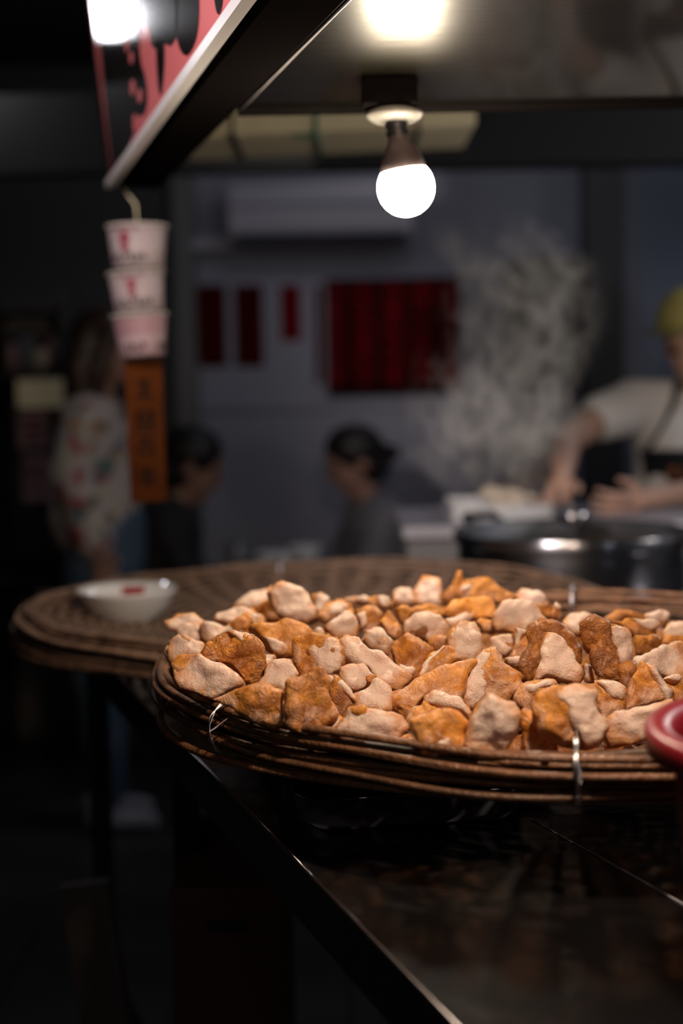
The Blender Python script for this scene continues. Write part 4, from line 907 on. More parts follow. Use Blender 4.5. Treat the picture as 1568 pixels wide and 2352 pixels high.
# orange vertical board under the cups
bt0, bt1, bb1, bb0 = [at(x, y, CY + 0.02) for x, y in ((286, 826), (371, 826), (382, 1150), (300, 1155))]
bd = thing('vertical_name_board', 'narrow orange-brown board with dark characters hanging below the cups', 'sign', tuple((bt0 + bt1) / 2))
bm = B(); prism(bm, [bt0, bt1, bb1, bb0], (0, 1, 0), 0.010)
obj('board_panel', bm, M['board'], bd, world=True, smooth=False)
def lerp(a, b, t): return a + (b - a) * t
obj('hanging_cord', tube(B(), [(bt0 + bt1) / 2 + Vector((0, .008, -.002)), (bt0 + bt1) / 2 + Vector((-0.01, .07, .08)), S1 - sn * 0.03 - sd * 0.03 + Vector((0, 0, .01))], 0.0012, 6), M['black'], bd, world=True)
def bpt(u, v):
    return lerp(lerp(bt0, bt1, u), lerp(bb0, bb1, u), v) + Vector((0, -0.0002, 0))
chars = {0.14: [(.3, .0, .7, .02), (.35, .05, .65, .07), (.46, 0, .54, .12), (.25, .11, .75, .13)],
         0.36: [(.28, 0, .72, .02), (.28, 0, .36, .09), (.64, 0, .72, .09), (.28, .08, .72, .10), (.25, .045, .75, .06), (.2, .12, .8, .14)],
         0.54: [(.25, 0, .75, .018), (.46, 0, .54, .06), (.28, .05, .72, .068), (.28, .05, .35, .12), (.65, .05, .72, .12), (.28, .11, .72, .128)],
         0.76: [(.25, .02, .75, .04), (.46, -.01, .54, .10), (.25, .07, .75, .09), (.3, .11, .7, .125)]}
for v0, ss in chars.items():
    for (u0, a, u1, b) in ss:
        bm = B(); prism(bm, [bpt(u0, v0 + a), bpt(u1, v0 + a), bpt(u1, v0 + b), bpt(u0, v0 + b)], (0, -1, 0), 0.0008)
        obj('character_stroke', bm, M['ink'], bd, world=True, smooth=False)

# ---------------------------------------------------------------- carton above
c0 = at(520, 305, 3.0); c1 = at(1092, 305, 3.0)
cz = c0.z; cd_ = 0.30; chh = 0.10
ct = thing('long_carton', 'long cream carton tied with green cord lying under the dark ceiling', 'box', ((c0.x + c1.x) / 2, 3.0, cz))
cx0 = at(400, 300, 3.0).x
obj('carton_body', boxed(((cx0 + c1.x) / 2, 3.0 + cd_ / 2, cz + chh / 2), (c1.x - cx0, cd_, chh), Matrix.Rotation(math.radians(-1.5), 3, 'Y'), bevel=0.003), M['carton'], ct, world=True, smooth=False)
gx = at(725, 300, 3.0).x
o = obj('tie_cord', tube(B(), [(gx, 3.0 - .004, cz + chh), (gx, 3.0 - .004, cz - 0.004), (gx + .006, 3.0 + cd_, cz - 0.004), (gx, 3.0 + cd_ + .004, cz + chh), (gx, 3.0 - .004, cz + chh)], 0.005, 6), M['cord'], ct, world=True)
obj('tie_cord', tube(B(), [(gx - .05, 3.0 + .02, cz - 0.006), (gx + .005, 3.0 + .01, cz - 0.006)], 0.004, 6), M['cord'], ct, world=True)
sh = thing('hanging_shelf', 'dark shelf frame that carries the long carton under the ceiling', 'shelf', (c0.x, 3.2, cz))
for x in (cx0 + 0.12, c1.x - 0.12):
    obj('shelf_strap', boxed((x, 3.0 + cd_ / 2, cz - 0.006), (0.012, cd_ + 0.03, 0.006)), M['black'], sh, world=True, smooth=False)
    for y in (2.99, 3.0 + cd_ + 0.02):
        obj('hanger_rod', tube(B(), [(x, y, cz - 0.006), (x, y, 2.80)], 0.004, 6), M['black'], sh, world=True)

# ---------------------------------------------------------------- wall things
ac0 = at(520, 420, BW - 0.3); ac1 = at(950, 552, BW - 0.3)
acb = thing('air_conditioner', 'long grey wall air conditioner above the red notices', 'air conditioner', ((ac0.x + ac1.x) / 2, BW, ac1.z))
bm = B(); w_ = ac1.x - ac0.x; xm = (ac0.x + ac1.x) / 2; hA = ac0.z - ac1.z
prof = [(0, 0), (0.22, 0.0), (0.275, 0.05), (0.29, hA * 0.6), (0.27, hA), (0, hA)]
va = [[bm.verts.new((x, BW - d, ac1.z + z)) for d, z in prof] for x in (ac0.x, ac1.x)]
for k in range(len(prof)):
    j = (k + 1) % len(prof); bm.faces.new((va[0][k], va[0][j], va[1][j], va[1][k]))
bm.faces.new(va[0]); bm.faces.new(va[1][::-1]); bmesh.ops.recalc_face_normals(bm, faces=bm.faces[:])
bmesh.ops.bevel(bm, geom=bm.edges[:], offset=0.012, segments=3, affect='EDGES')
obj('casing', bm, M['ac'], acb, world=True, smooth=False)
obj('air_flap', boxed((xm, BW - 0.262, ac1.z + 0.022), (w_ * 0.92, 0.012, 0.05), Matrix.Rotation(math.radians(40), 3, 'X'), bevel=0.003), M['ac_dark'], acb, world=True)
obj('intake_line', boxed((xm, BW - 0.293, ac1.z + hA * 0.62), (w_ * 0.96, 0.004, 0.006)), M['ac_dark'], acb, world=True)
obj('pipe_cover', boxed((ac0.x - 0.12, BW - 0.05, ac1.z + 0.02), (0.26, 0.09, 0.06), bevel=0.01), M['ac'], acb, world=True)
def strip(x0, y0, x1, y1, label, m, marks):
    a = at(x0, y0, BW - 0.006); b = at(x1, y1, BW - 0.006)
    t = thing('red_paper_strip', label, 'poster', ((a.x + b.x) / 2, BW, (a.z + b.z) / 2), 'red paper strips on the back wall')
    w = b.x - a.x; h = a.z - b.z
    obj('paper', boxed(((a.x + b.x) / 2, BW - 0.003, (a.z + b.z) / 2), (w, 0.003, h)), m, t, world=True, smooth=False)
    for k in range(marks):
        zc = a.z - h * (k + 0.6) / (marks + 0.2)
        for (dx, dz_, sx, sz) in ((0, .25, .5, .06), (0, 0, .6, .06), (0, 0, .08, .6), (0, -.28, .5, .06)):
            obj('brush_stroke', boxed(((a.x + b.x) / 2 + dx * w, BW - 0.0052, zc + dz_ * h / marks), (sx * w, 0.001, sz * h / marks)), M['frame_black'], t, world=True, smooth=False)
strip(452, 655, 522, 842, 'leftmost tall dark red paper strip on the back wall', M['poster_red'], 4)
strip(537, 655, 606, 842, 'second tall dark red paper strip, beside the short one', M['poster_red'], 4)
strip(643, 655, 692, 782, 'short bright red paper strip between the tall strips and the menu board', M['poster_crimson'], 3)
strip(722, 655, 742, 880, 'narrow red paper strip squeezed against the menu board', M['poster_red'], 5)
a = at(748, 640, BW - 0.05); b = at(1058, 905, BW - 0.05)
mb = thing('menu_board', 'large dark framed menu board of red vertical strips', 'menu board', ((a.x + b.x) / 2, BW, (a.z + b.z) / 2))
w = b.x - a.x; h = a.z - b.z
obj('backing', boxed(((a.x + b.x) / 2, BW - 0.022, (a.z + b.z) / 2), (w, 0.03, h), bevel=0.004), M['frame_black'], mb, world=True, smooth=False)
for k in range(9):
    x = a.x + w * (k + 0.5) / 9
    obj('menu_strip', boxed((x, BW - 0.039, (a.z + b.z) / 2 + h * 0.02), (w / 9 * (0.80 if k % 2 else 0.6), 0.004, h * 0.88)), M['poster_crimson'] if k % 2 == 0 else M['poster_red'], mb, world=True, smooth=False)
    for j in range(6):
        if (k * 7 + j * 5) % 4 == 0: continue
        obj('writing_stroke', boxed((x, BW - 0.0415, b.z + h * (0.16 + j * 0.14)), (w / 9 * 0.35, 0.001, h * 0.05)), M['frame_black'], mb, world=True, smooth=False)
a = at(1192, 590, 6.0); b = at(1425, 850, 6.0)
tv = thing('wall_cabinet', 'black box-shaped cabinet hanging on the wall behind the steam', 'cabinet', ((a.x + b.x) / 2, 6.2, b.z))
obj('cabinet_body', boxed(((a.x + b.x) / 2, 6.3, (a.z + b.z) / 2), (b.x - a.x, 0.56, a.z - b.z), bevel=0.01), M['black'], tv, world=True, smooth=False)
obj('cabinet_door', boxed(((a.x + b.x) / 2, 6.01, (a.z + b.z) / 2), ((b.x - a.x) * 0.94, 0.02, (a.z - b.z) * 0.92), bevel=0.006), M['wall_dark'], tv, world=True, smooth=False)
# left: display shelf with goods, lit sign box and notices
dx0 = at(-60, 700, 5.2); dx1 = at(150, 860, 5.2)
shf = thing('display_shelf', 'dark shelf unit at the far left behind the woman', 'shelf', ((dx0.x + dx1.x) / 2, 5.4, 0))
for (yy, hh) in ((705, 0.035), (860, 0.035), (1330, 0.03)):
    p_ = at(50, yy, 5.2); obj('shelf_board', boxed(((dx0.x + dx1.x) / 2, 5.4, p_.z), (dx1.x - dx0.x, 0.4, hh)), M['black'], shf, world=True, smooth=False)
for x in (dx0.x, dx1.x):
    obj('upright', boxed((x, 5.4, dx0.z / 2 + 0.02), (0.03, 0.4, dx0.z + 0.04)), M['wall_dark'], shf, world=True, smooth=False)
obj('back_panel', boxed(((dx0.x + dx1.x) / 2, 5.61, dx0.z / 2), (dx1.x - dx0.x, 0.02, dx0.z)), M['grey_cabinet'], shf, world=True, smooth=False)
zs = at(50, 860, 5.2).z + 0.018
for k, (px, r, hh, m, nm) in enumerate(((30, .026, .10, 'notice', 'pinkish jar, leftmost on the display shelf'), (62, .034, .13, 'shirt_grey', 'grey jar second on the display shelf'), (98, .030, .08, 'cream_food', 'low cream jar on the display shelf'), (125, .022, .12, 'notice', 'slim pinkish jar at the shelf end by the woman'))):
    p_ = at(px, 860, 5.3)
    j = thing('storage_jar', nm, 'jar', (p_.x, 5.3, zs), 'jars on the display shelf')
    obj('jar_body', lathe(B(), [(0, 0), (r, 0), (r, hh * .8), (r * .7, hh * .92), (r * .7, hh), (0, hh)], (0, 0, 0), 20), M[m], j)
    obj('jar_lid', lathe(B(), [(0, hh + .012), (r * .75, hh + .012), (r * .75, hh - .004)], (0, 0, 0), 20), M['black'], j)
a = at(35, 872, 5.15); b = at(143, 935, 5.15)
lb = thing('lit_shelf_sign', 'small softly lit cream sign box under the display shelf', 'sign', ((a.x + b.x) / 2, 5.17, (a.z + b.z) / 2))
obj('sign_case', boxed(((a.x + b.x) / 2, 5.20, (a.z + b.z) / 2), (b.x - a.x + .02, 0.05, a.z - b.z + .02), bevel=.004), M['black'], lb, world=True, smooth=False)
obj('lit_face', boxed(((a.x + b.x) / 2, 5.172, (a.z + b.z) / 2), (b.x - a.x, 0.006, a.z - b.z)), M['lit'], lb, world=True, smooth=False)
for (x0, y0, x1, y1, lab) in ((40, 945, 112, 1030, 'upper pinkish notice under the lit sign box'), (50, 1045, 118, 1150, 'lower brownish pink notice at the far left')):
    a = at(x0, y0, 5.18); b = at(x1, y1, 5.18)
    nt_ = thing('notice_sheet', lab, 'poster', ((a.x + b.x) / 2, 5.18, (a.z + b.z) / 2), 'notices hanging from the display shelf')
    obj('paper', boxed(((a.x + b.x) / 2, 5.185, (a.z + b.z) / 2), (b.x - a.x, 0.006, a.z - b.z)), M['notice'], nt_, world=True, smooth=False)
    for k in range(3):
        obj('print_line', boxed(((a.x + b.x) / 2, 5.1812, a.z - (a.z - b.z) * (0.25 + .25 * k)), ((b.x - a.x) * .7, 0.001, 0.016)), M['ink_red'], nt_, world=True, smooth=False)

# ================================================================ PEOPLE
def head(bm, c, face, r=0.1, tiltv=0.0):
    """head solid at c looking along face (horizontal vector), r about half the face height"""
    c = Vector(c); f_ = Vector((face[0], face[1], 0)).normalized(); s = Vector((-f_.y, f_.x, 0)); u = Vector((0, 0, 1))
    if tiltv:
        Rm = Matrix.Rotation(tiltv, 3, s); f_ = Rm @ f_; u = Rm @ u
    rot = Matrix((s, f_, u)).transposed()
    k = r / 0.1
    def E(off, rad):
        p_ = c + (s * off[0] + f_ * off[1] + u * off[2]) * k
        ball(bm, p_, [x * k for x in rad], rot, 20, 14)
    E((0, -0.012, 0.028), (0.074, 0.092, 0.082))      # skull
    E((0, 0.022, -0.020), (0.058, 0.060, 0.078))      # face
    E((0, 0.045, -0.076), (0.030, 0.028, 0.024))      # chin
    E((0, 0.082, -0.012), (0.011, 0.016, 0.022))      # nose
    E((0, 0.090, -0.022), (0.013, 0.014, 0.010))
    E((0, 0.074, 0.022), (0.045, 0.012, 0.010))       # brow
    E((0.026, 0.068, -0.016), (0.018, 0.012, 0.014)); E((-0.026, 0.068, -0.016), (0.018, 0.012, 0.014))   # cheeks
    E((0, 0.074, -0.047), (0.020, 0.012, 0.007)); E((0, 0.072, -0.056), (0.017, 0.012, 0.007))     # lips
    E((0.076, -0.008, -0.005), (0.010, 0.020, 0.030)); E((-0.076, -0.008, -0.005), (0.010, 0.020, 0.030))   # ears
    return rot, k
def eyes(root, c, rot, k):
    for sx in (-1, 1):
        p_ = Vector(c) + rot @ (Vector((0.029 * sx, 0.073, 0.004)) * k)
        o = obj('eye', ball(B(), p_, 0.0105 * k, None, 12, 8), M['ink'], root, world=True)
def hand(bm, wrist, d, side, curl=0.5, spread=1.0, size=1.0, thumbside=1):
    """palm and five bent fingers; d = direction of the fingers, side = across the palm"""
    wrist = Vector(wrist); d = Vector(d).normalized(); side = Vector(side); side = (side - d * side.dot(d)).normalized()
    n = d.cross(side).normalized()
    k = size
    capsule(bm, wrist - d * 0.02 * k, wrist + d * 0.03 * k, 0.024 * k, 0.026 * k)
    for t in (-0.026, -0.009, 0.009, 0.026):
        capsule(bm, wrist + d * 0.02 * k + side * t * 0.7 * k, wrist + d * 0.082 * k + side * t * k, 0.014 * k, 0.011 * k)
    for i, (t, L) in enumerate(((-0.030, 0.062), (-0.010, 0.078), (0.010, 0.083), (0.030, 0.074))):
        a = wrist + d * 0.080 * k + side * t * k; dd = (d + side * t * 5 * spread).normalized()
        p0 = a
        for j, (fr, r0, r1) in enumerate(((0.42, .0095, .0088), (0.32, .0088, .0080), (0.26, .0080, .0070))):
            ang = curl * (0.35 + 0.75 * j)
            v = dd * math.cos(ang) + n * math.sin(ang)
            p1 = p0 + v * L * fr * k
            capsule(bm, p0, p1, r0 * k, r1 * k); p0 = p1
    ts = side * thumbside
    p0 = wrist + d * 0.022 * k + ts * 0.022 * k; p1 = p0 + (d * 0.7 + ts * 0.75 + n * 0.3).normalized() * 0.042 * k; p2 = p1 + (d * 0.95 + ts * 0.25 + n * 0.45).normalized() * 0.034 * k
    capsule(bm, p0, p1, .014 * k, .011 * k); capsule(bm, p1, p2, .0105 * k, .008 * k)
def chain(bm, pts):
    for (a, ra), (b, rb) in zip(pts, pts[1:]): capsule(bm, a, b, ra, rb)

def person(label, loc, g=None):
    return thing('person', label, 'person', loc, g)

# ---- the cook, right
def V(*a): return Vector(a)
hc = at(1598, 795, 3.86)
ck = person('cook in a yellow cap, off-white T-shirt and black apron reaching over the pot', (hc.x, 3.95, 0))
shL = at(1432, 925, 3.95); elL = at(1298, 1012, 3.76); wrL = at(1290, 1096, 3.50)
cxk = at(1600, 940, 3.98).x
shR = V(cxk + 0.19, 3.98, shL.z - 0.01); elR = V(cxk + 0.26, 3.78, 1.14); wrR = at(1478, 1146, 3.52)
chest = V(cxk, 3.97, shL.z - 0.10); pel = V(cxk + 0.02, 3.98, 0.95)
bm = B()
rot, k = head(bm, hc, (-0.55, -0.8), 0.105, 0.25)
chain(bm, [(V(cxk, 3.95, shL.z + 0.01), 0.058), (hc + V(0.01, 0.03, -0.04), 0.052)])
chain(bm, [(shL, 0.052), (elL, 0.040), (lerp(elL, wrL, 0.3), 0.039), (wrL, 0.026)])
chain(bm, [(shR, 0.052), (elR, 0.040), (lerp(elR, wrR, 0.3), 0.039), (wrR, 0.026)])
for dx in (-0.09, 0.09):
    chain(bm, [(V(cxk + dx, 3.97, shL.z - 0.06), 0.085), (V(cxk + dx * .7, 3.98, 1.15), 0.10), (V(cxk + dx * .9, 3.98, 0.95), 0.105)])
    chain(bm, [(V(cxk + dx, 3.98, 0.92), 0.095), (V(cxk + dx * 1.1, 3.95, 0.50), 0.058), (V(cxk + dx * 1.1, 3.98, 0.10), 0.040)])
hand(bm, wrL, at(1272, 1165, 3.42) - wrL, V(1, -0.3, 0.1), curl=0.75, thumbside=1, size=1.0)
hand(bm, wrR, at(1400, 1170, 3.45) - wrR, V(0.1, -0.4, 0.9), curl=0.6, thumbside=1, size=1.0)
o = obj('body', remesh(bm, 0.0055, 3), M['skin'], ck, world=True); eyes(ck, hc, rot, k)
bm = B()
for dx in (-0.09, 0.09):
    chain(bm, [(V(cxk + dx, 3.97, shL.z - 0.05), 0.098), (V(cxk + dx * .7, 3.98, 1.15), 0.112), (V(cxk + dx * .9, 3.98, 0.93), 0.118)])
capsule(bm, shL + V(0.02, 0, 0), shR - V(0.02, 0, 0), 0.066, 0.066)
capsule(bm, shL + V(0.04, 0, -.01), lerp(shL, elL, 0.40), 0.078, 0.066); capsule(bm, shR, lerp(shR, elR, 0.45), 0.070, 0.066)
capsule(bm, V(cxk, 3.95, shL.z), V(cxk, 3.94, shL.z + 0.045), 0.075, 0.063)
obj('t_shirt', remesh(bm, 0.008, 5), M['shirt_white'], ck, world=True)
bm = B()
for dx in (-0.09, 0.09):
    chain(bm, [(V(cxk + dx * .9, 3.98, 0.95), 0.122), (V(cxk + dx, 3.98, 0.88), 0.115), (V(cxk + dx * 1.1, 3.95, 0.50), 0.078), (V(cxk + dx * 1.1, 3.98, 0.08), 0.062)])
obj('trousers', remesh(bm, 0.01, 4), M['trousers'], ck, world=True)
for dx in (-0.1, 0.1):
    obj('shoe', ball(B(), (cxk + dx, 3.93, 0.045), (0.045, 0.12, 0.045)), M['black'], ck, world=True)
# apron: curved bib and skirt hugging the front of the trunk, straps up to the neck
bm = B(); g = []
xl = at(1484, 1035, 3.83).x
for i in range(13):
    a = -1 + 2 * i / 12; col = []
    for (z, hw, yy) in ((at(1530, 1034, 3.84).z, abs(cxk - xl), 3.845), (1.10, 0.155, 3.845), (1.00, 0.19, 3.85), (0.80, 0.21, 3.84), (0.45, 0.22, 3.83)):
        col.append(bm.verts.new((cxk + a * hw, yy + 0.07 * a * a, z)))
    g.append(col)
for a, b in zip(g, g[1:]):
    for k_ in range(4): bm.faces.new((a[k_], b[k_], b[k_ + 1], a[k_ + 1]))
bmesh.ops.solidify(bm, geom=bm.faces[:], thickness=0.004)
apo = obj('apron', bm, M['apron'], ck, world=True)
zt_ = at(1530, 1034, 3.84).z
for sx in (-1, 1):
    obj('apron_strap', tube(B(), [(cxk + sx * abs(cxk - xl) * .96, 3.875, zt_ - 0.01), (cxk + sx * 0.125, 3.862, zt_ + 0.06), (cxk + sx * 0.088, 3.868, zt_ + 0.13), (cxk + sx * 0.066, 3.905, shL.z + 0.065), (cxk + sx * 0.05, 3.99, shL.z + 0.09)], 0.011, 8, flat=0.5), M['apron'], ck, world=True)
for i in range(7):
    xx = cxk - 0.105 + i * 0.036; z_ = at(1520, 1086, 3.83).z
    bm = B()
    box(bm, (xx, 3.838, z_), (0.006, 0.002, 0.030)); box(bm, (xx + 0.009, 3.838, z_ + 0.010 * (-1) ** i), (0.014, 0.002, 0.006)); box(bm, (xx + 0.010, 3.838, z_ - 0.012), (0.012, 0.002, 0.005))
    obj('printed_letter', bm, M['apron_print'], ck, world=True, smooth=False)
# hair and cap
bm = B(); ball(bm, hc + V(0.012, 0.03, 0.02), (0.088, 0.095, 0.088), None, 20, 14)
obj('hair', remesh(bm, 0.008, 2), M['hair'], ck, world=True)
bm = B()
lathe(bm, [(0.102, -0.005), (0.106, 0.02), (0.100, 0.065), (0.070, 0.105), (0.03, 0.118), (0, 0.12)], hc + V(0.005, 0.01, 0.045), 32, Matrix.Rotation(math.radians(-8), 3, 'Y'))
obj('cap_crown', bm, M['cap_yellow'], ck, world=True)
bm = B(); g = []
for i in range(11):
    a = math.radians(180 + 40 + (i - 5) * 13); col = []
    for (r, z) in ((0.098, 0.006), (0.13, 0.0), (0.165 - 0.03 * abs(i - 5) / 5, -0.012)):
        col.append(bm.verts.new((hc.x + 0.005 + r * math.cos(a), hc.y + 0.01 + r * math.sin(a), hc.z + 0.045 + z)))
    g.append(col)
for a, b in zip(g, g[1:]):
    for k_ in range(2): bm.faces.new((a[k_], b[k_], b[k_ + 1], a[k_ + 1]))
bmesh.ops.solidify(bm, geom=bm.faces[:], thickness=0.004)
obj('cap_brim', bm, M['cap_yellow'], ck, world=True)
# ladle held by the cook
ld = thing('ladle', 'steel ladle in the cook\'s reaching hand, dipping into the pot', 'ladle', tuple(at(1310, 1165, 3.40)))
l0 = at(1285, 1150, 3.42); l1 = V(pc.x + 0.02, pc.y + 0.12, CZ + ph + 0.03)
obj('ladle_stem', tube(B(), [l0 + V(0, .05, .04), l0, lerp(l0, l1, .6), l1], 0.004, 8), M['pot'], ld, world=True)
obj('ladle_cup', lathe(B(), [(0, -.03), (.028, -.022), (.038, 0), (.036, 0), (.026, -.02), (0, -.027)], l1 + V(0, -.02, -.005), 24), M['pot'], ld, world=True)

# ---- the woman, left
wy = 4.45
wx0 = at(232, 900, wy).x
wc = at(232, 790, wy)
wm = person('woman with shoulder-length brown hair in a floral blouse and jeans, standing in profile', (wx0, wy, 0))
bm = B()
hw = at(243, 800, wy); rot, k = head(bm, hw, (1, -0.15), 0.112)
shz = at(230, 935, wy).z
chain(bm, [(V(wx0 - .01, wy, shz), .05), (hw + V(-.02, 0, -.05), .045)])
xs = at(215, 1000, wy).x
for dy in (-0.07, 0.07):
    chain(bm, [(V(xs, wy + dy, shz - .06), .075), (V(xs, wy + dy * .7, 1.12), .075), (V(xs, wy + dy, .95), .10)])
    chain(bm, [(V(xs, wy + dy, .92), .09), (V(xs + .0, wy + dy, .50), .055), (V(xs - .01 + .03 * (dy < 0), wy + dy, .09), .036)])
ela = V(xs - .04, wy - .17, 1.13); wra = V(xs + .03, wy - .19, .92)
chain(bm, [(V(xs, wy - .15, shz - .05), .045), (ela, .036), (wra, .024)])
elb = V(xs - .04, wy + .17, 1.13); wrb = V(xs + .03, wy + .18, .92)
chain(bm, [(V(xs, wy + .15, shz - .05), .045), (elb, .036), (wrb, .024)])
hand(bm, wra, V(.3, 0, -1), V(1, 0, .3), .5, size=.92); hand(bm, wrb, V(.3, 0, -1), V(1, 0, .3), .5, size=.92)
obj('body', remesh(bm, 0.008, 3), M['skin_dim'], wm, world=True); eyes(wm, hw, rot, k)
bm = B()
for dy in (-0.07, 0.07):
    chain(bm, [(V(xs, wy + dy, shz - .05), .10), (V(xs + .0, wy + dy * .8, 1.15), .125), (V(xs, wy + dy, at(215, 1190, wy).z), .135)])
chain(bm, [(V(xs, wy - .14, shz - .04), .065), (ela, .07), (lerp(ela, wra, .9), .062)])
chain(bm, [(V(xs, wy + .14, shz - .04), .065), (lerp(V(xs, wy + .15, shz - .05), elb, .9), .07)])
obj('floral_blouse', remesh(bm, 0.01, 5), M['floral'], wm, world=True)
bm = B()
for dy in (-0.07, 0.07):
    chain(bm, [(V(xs + .02, wy + dy, .97), .125), (V(xs + .02, wy + dy, .86), .12), (V(xs, wy + dy, .50), .08), (V(xs - .01 + .03 * (dy < 0), wy + dy, .14), .06)])
obj('jeans', remesh(bm, 0.01, 4), M['jeans'], wm, world=True)
for (dx, dy) in ((0.03, -.08), (-.01, .08)):
    bm = B(); capsule(bm, (xs + dx - .04, wy + dy, .045), (xs + dx + .12, wy + dy, .035), .045, .035)
    obj('shoe', remesh(bm, .01, 2), M['shoe'], wm, world=True)
bm = B()
hx = hw
ball(bm, hx + V(-.015, 0, .035), (.098, .092, .092), None, 20, 14)
for dy in (-.062, -.03, 0, .03, .062):
    chain(bm, [(hx + V(-.045, dy, .03), .05), (hx + V(-.07, dy * 1.1, -.07), .048), (hx + V(-.065, dy * 1.1, -.155), .036)])
chain(bm, [(hx + V(.02, -.075, .03), .032), (hx + V(-.01, -.085, -.07), .034), (hx + V(-.02, -.08, -.14), .026)])
obj('hair', remesh(bm, 0.009, 3), M['hair_brown'], wm, world=True)

# ---- seated guests
def seated(label, hx, hy, Y, face, shirt, hairkind, lean_=0.0, hr=0.105, wide=1.0, tilt=0.15):
    hcn = at(hx, hy, Y); f_ = Vector((face[0], face[1], 0)).normalized(); s = V(-f_.y, f_.x, 0)
    p_ = person(label, (hcn.x, Y, 0), 'guests seated at the tables')
    base = V(hcn.x, Y, 0) - f_ * (0.08 + lean_)
    sz = hcn.z - 0.20; seat = 0.47
    bm = B(); rot, k = head(bm, hcn, face, hr, tilt)
    neck = base + f_ * (.03 + lean_ * .7) + V(0, 0, sz + .03)
    chain(bm, [(neck, .055), (hcn + V(0, 0, -.05) - f_ * .015, .05)])
    top_ = base + f_ * lean_ * .7 + V(0, 0, sz)
    hip = base + V(0, 0, seat + .125)
    sh_, kn = [], []
    table = {}
    for q in (-1, 1):
        chain(bm, [(top_ + s * .09 * q - V(0, 0, .05), .085), (lerp(top_, hip, .6) + s * .06 * q, .09), (hip + s * .08 * q, .10)])
        knee = hip + s * .11 * q + f_ * .42 + V(0, 0, .0); ank = knee - V(0, 0, knee.z - .08) - f_ * .05
        chain(bm, [(hip + s * .09 * q, .09), (knee, .06), (ank, .038)])
        shd = top_ + s * .17 * q; el = shd + f_ * .12 + s * .05 * q - V(0, 0, .25); wr_ = el + f_ * .22 - s * .10 * q + V(0, 0, .03)
        chain(bm, [(shd, .05), (el, .038), (wr_, .025)])
        hand(bm, wr_, f_ - s * .3 * q, s, .7, thumbside=-q)
        sh_.append((shd, el, wr_)); kn.append((hip + s * .09 * q, knee, ank))
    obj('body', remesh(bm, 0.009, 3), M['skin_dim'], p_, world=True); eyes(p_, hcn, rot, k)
    bm = B()
    for q, (shd, el, wr_) in zip((-1, 1), sh_):
        chain(bm, [(top_ + s * .09 * q - V(0, 0, .04), .10 * wide), (lerp(top_, hip, .6) + s * .06 * q, .115 * wide), (hip + s * .07 * q, .12 * wide)])
        chain(bm, [(shd, .065), (lerp(shd, el, .75), .058)])
        if wide > 1.4: chain(bm, [(el, .062), (lerp(el, wr_, .85), .048)])
    obj('shirt', remesh(bm, .011, 5), shirt, p_, world=True)
    bm = B()
    for (a, b, c) in kn: chain(bm, [(a, .105), (b, .076), (lerp(b, c, .92), .055)])
    obj('trousers', remesh(bm, .012, 4), M['trousers'], p_, world=True)
    for (a, b, c) in kn:
        bm = B(); capsule(bm, c + V(0, 0, -.035) - f_ * .03, c + V(0, 0, -.045) + f_ * .12, .042, .034)
        obj('shoe', remesh(bm, .012, 2), M['black'], p_, world=True)
    bm = B(); ball(bm, hcn - f_ * .004 + V(0, 0, .048), (.094 * k, .094 * k, .078 * k), None, 20, 14)
    ball(bm, hcn - f_ * .060 + V(0, 0, -.005), (.072 * k, .072 * k, .075 * k), None, 16, 10)
    if hairkind == 'bun': ball(bm, hcn - f_ * .135 + V(0, 0, .025), (.05, .045, .038))
    obj('hair', remesh(bm, .009, 3), M['hair'], p_, world=True)
    st = thing('stool', 'stool under the ' + label.split(',')[0], 'stool', (base.x, base.y, 0), 'stools at the tables')
    obj('seat', lathe(B(), [(0, seat - .035), (.14, seat - .035), (.15, seat - .02), (.14, seat - .002), (0, seat)], base, 32), M['stool'], st, world=True)
    for k_ in range(4):
        a = PI / 4 + PI / 2 * k_; d = V(math.cos(a), math.sin(a), 0)
        obj('leg', tube(B(), [base + d * .10 + V(0, 0, seat - .03), base + d * .15 + V(0, 0, .012)], .011, 8), M['stool'], st, world=True)
    return p_
seated('black-haired guest in a black shirt, seated right behind the orange-brown board', 442, 1068, 5.0, (1, 0.1), M['shirt_black'], 'short', .10, .122, 1.45, .4)
seated('guest in a grey shirt with dark hair in a bun, seated below the menu board', 812, 1058, 5.4, (-1, -0.25), M['shirt_grey'], 'bun', .04, .122, 1.25, .4)
seated('guest in a maroon shirt bent forward, seated behind the steam', 1250, 1035, 5.2, (1, -0.2), M['shirt_pink'], 'short', .22, .105, 1.3, .4)

def table(label, x, y, sx, sy, h=0.745):
    t = thing('dining_table', label, 'table', (x, y, 0))
    obj('table_top', boxed((x, y, h - .0125), (sx, sy, .025), bevel=.004), M['table'], t, world=True, smooth=False)
    for a in (-1, 1):
        for b in (-1, 1):
            obj('leg', boxed((x + a * (sx / 2 - .05), y + b * (sy / 2 - .05), (h - .025) / 2), (.03, .03, h - .025)), M['stool'], t, world=True, smooth=False)
tx = at(650, 1230, 5.0).x
table('dining table between the black-shirted and the grey-shirted guests', tx + .02, 5.16, .50, .60)
tg = thing('glass_tumbler', 'glinting tumbler on the table near the black-shirted guest', 'glass', (at(540, 1200, 4.95).x, 4.95, .745))
obj('tumbler_wall', lathe(B(), [(0, 0), (.026, 0), (.032, .11), (.030, .11), (.025, .006), (0, .006)], (0, 0, 0), 24), M['glass'], tg)
obj('drink', lathe(B(), [(0, .006), (.025, .006), (.0285, .08), (0, .08)], (0, 0, 0), 24), M['pot'], tg)
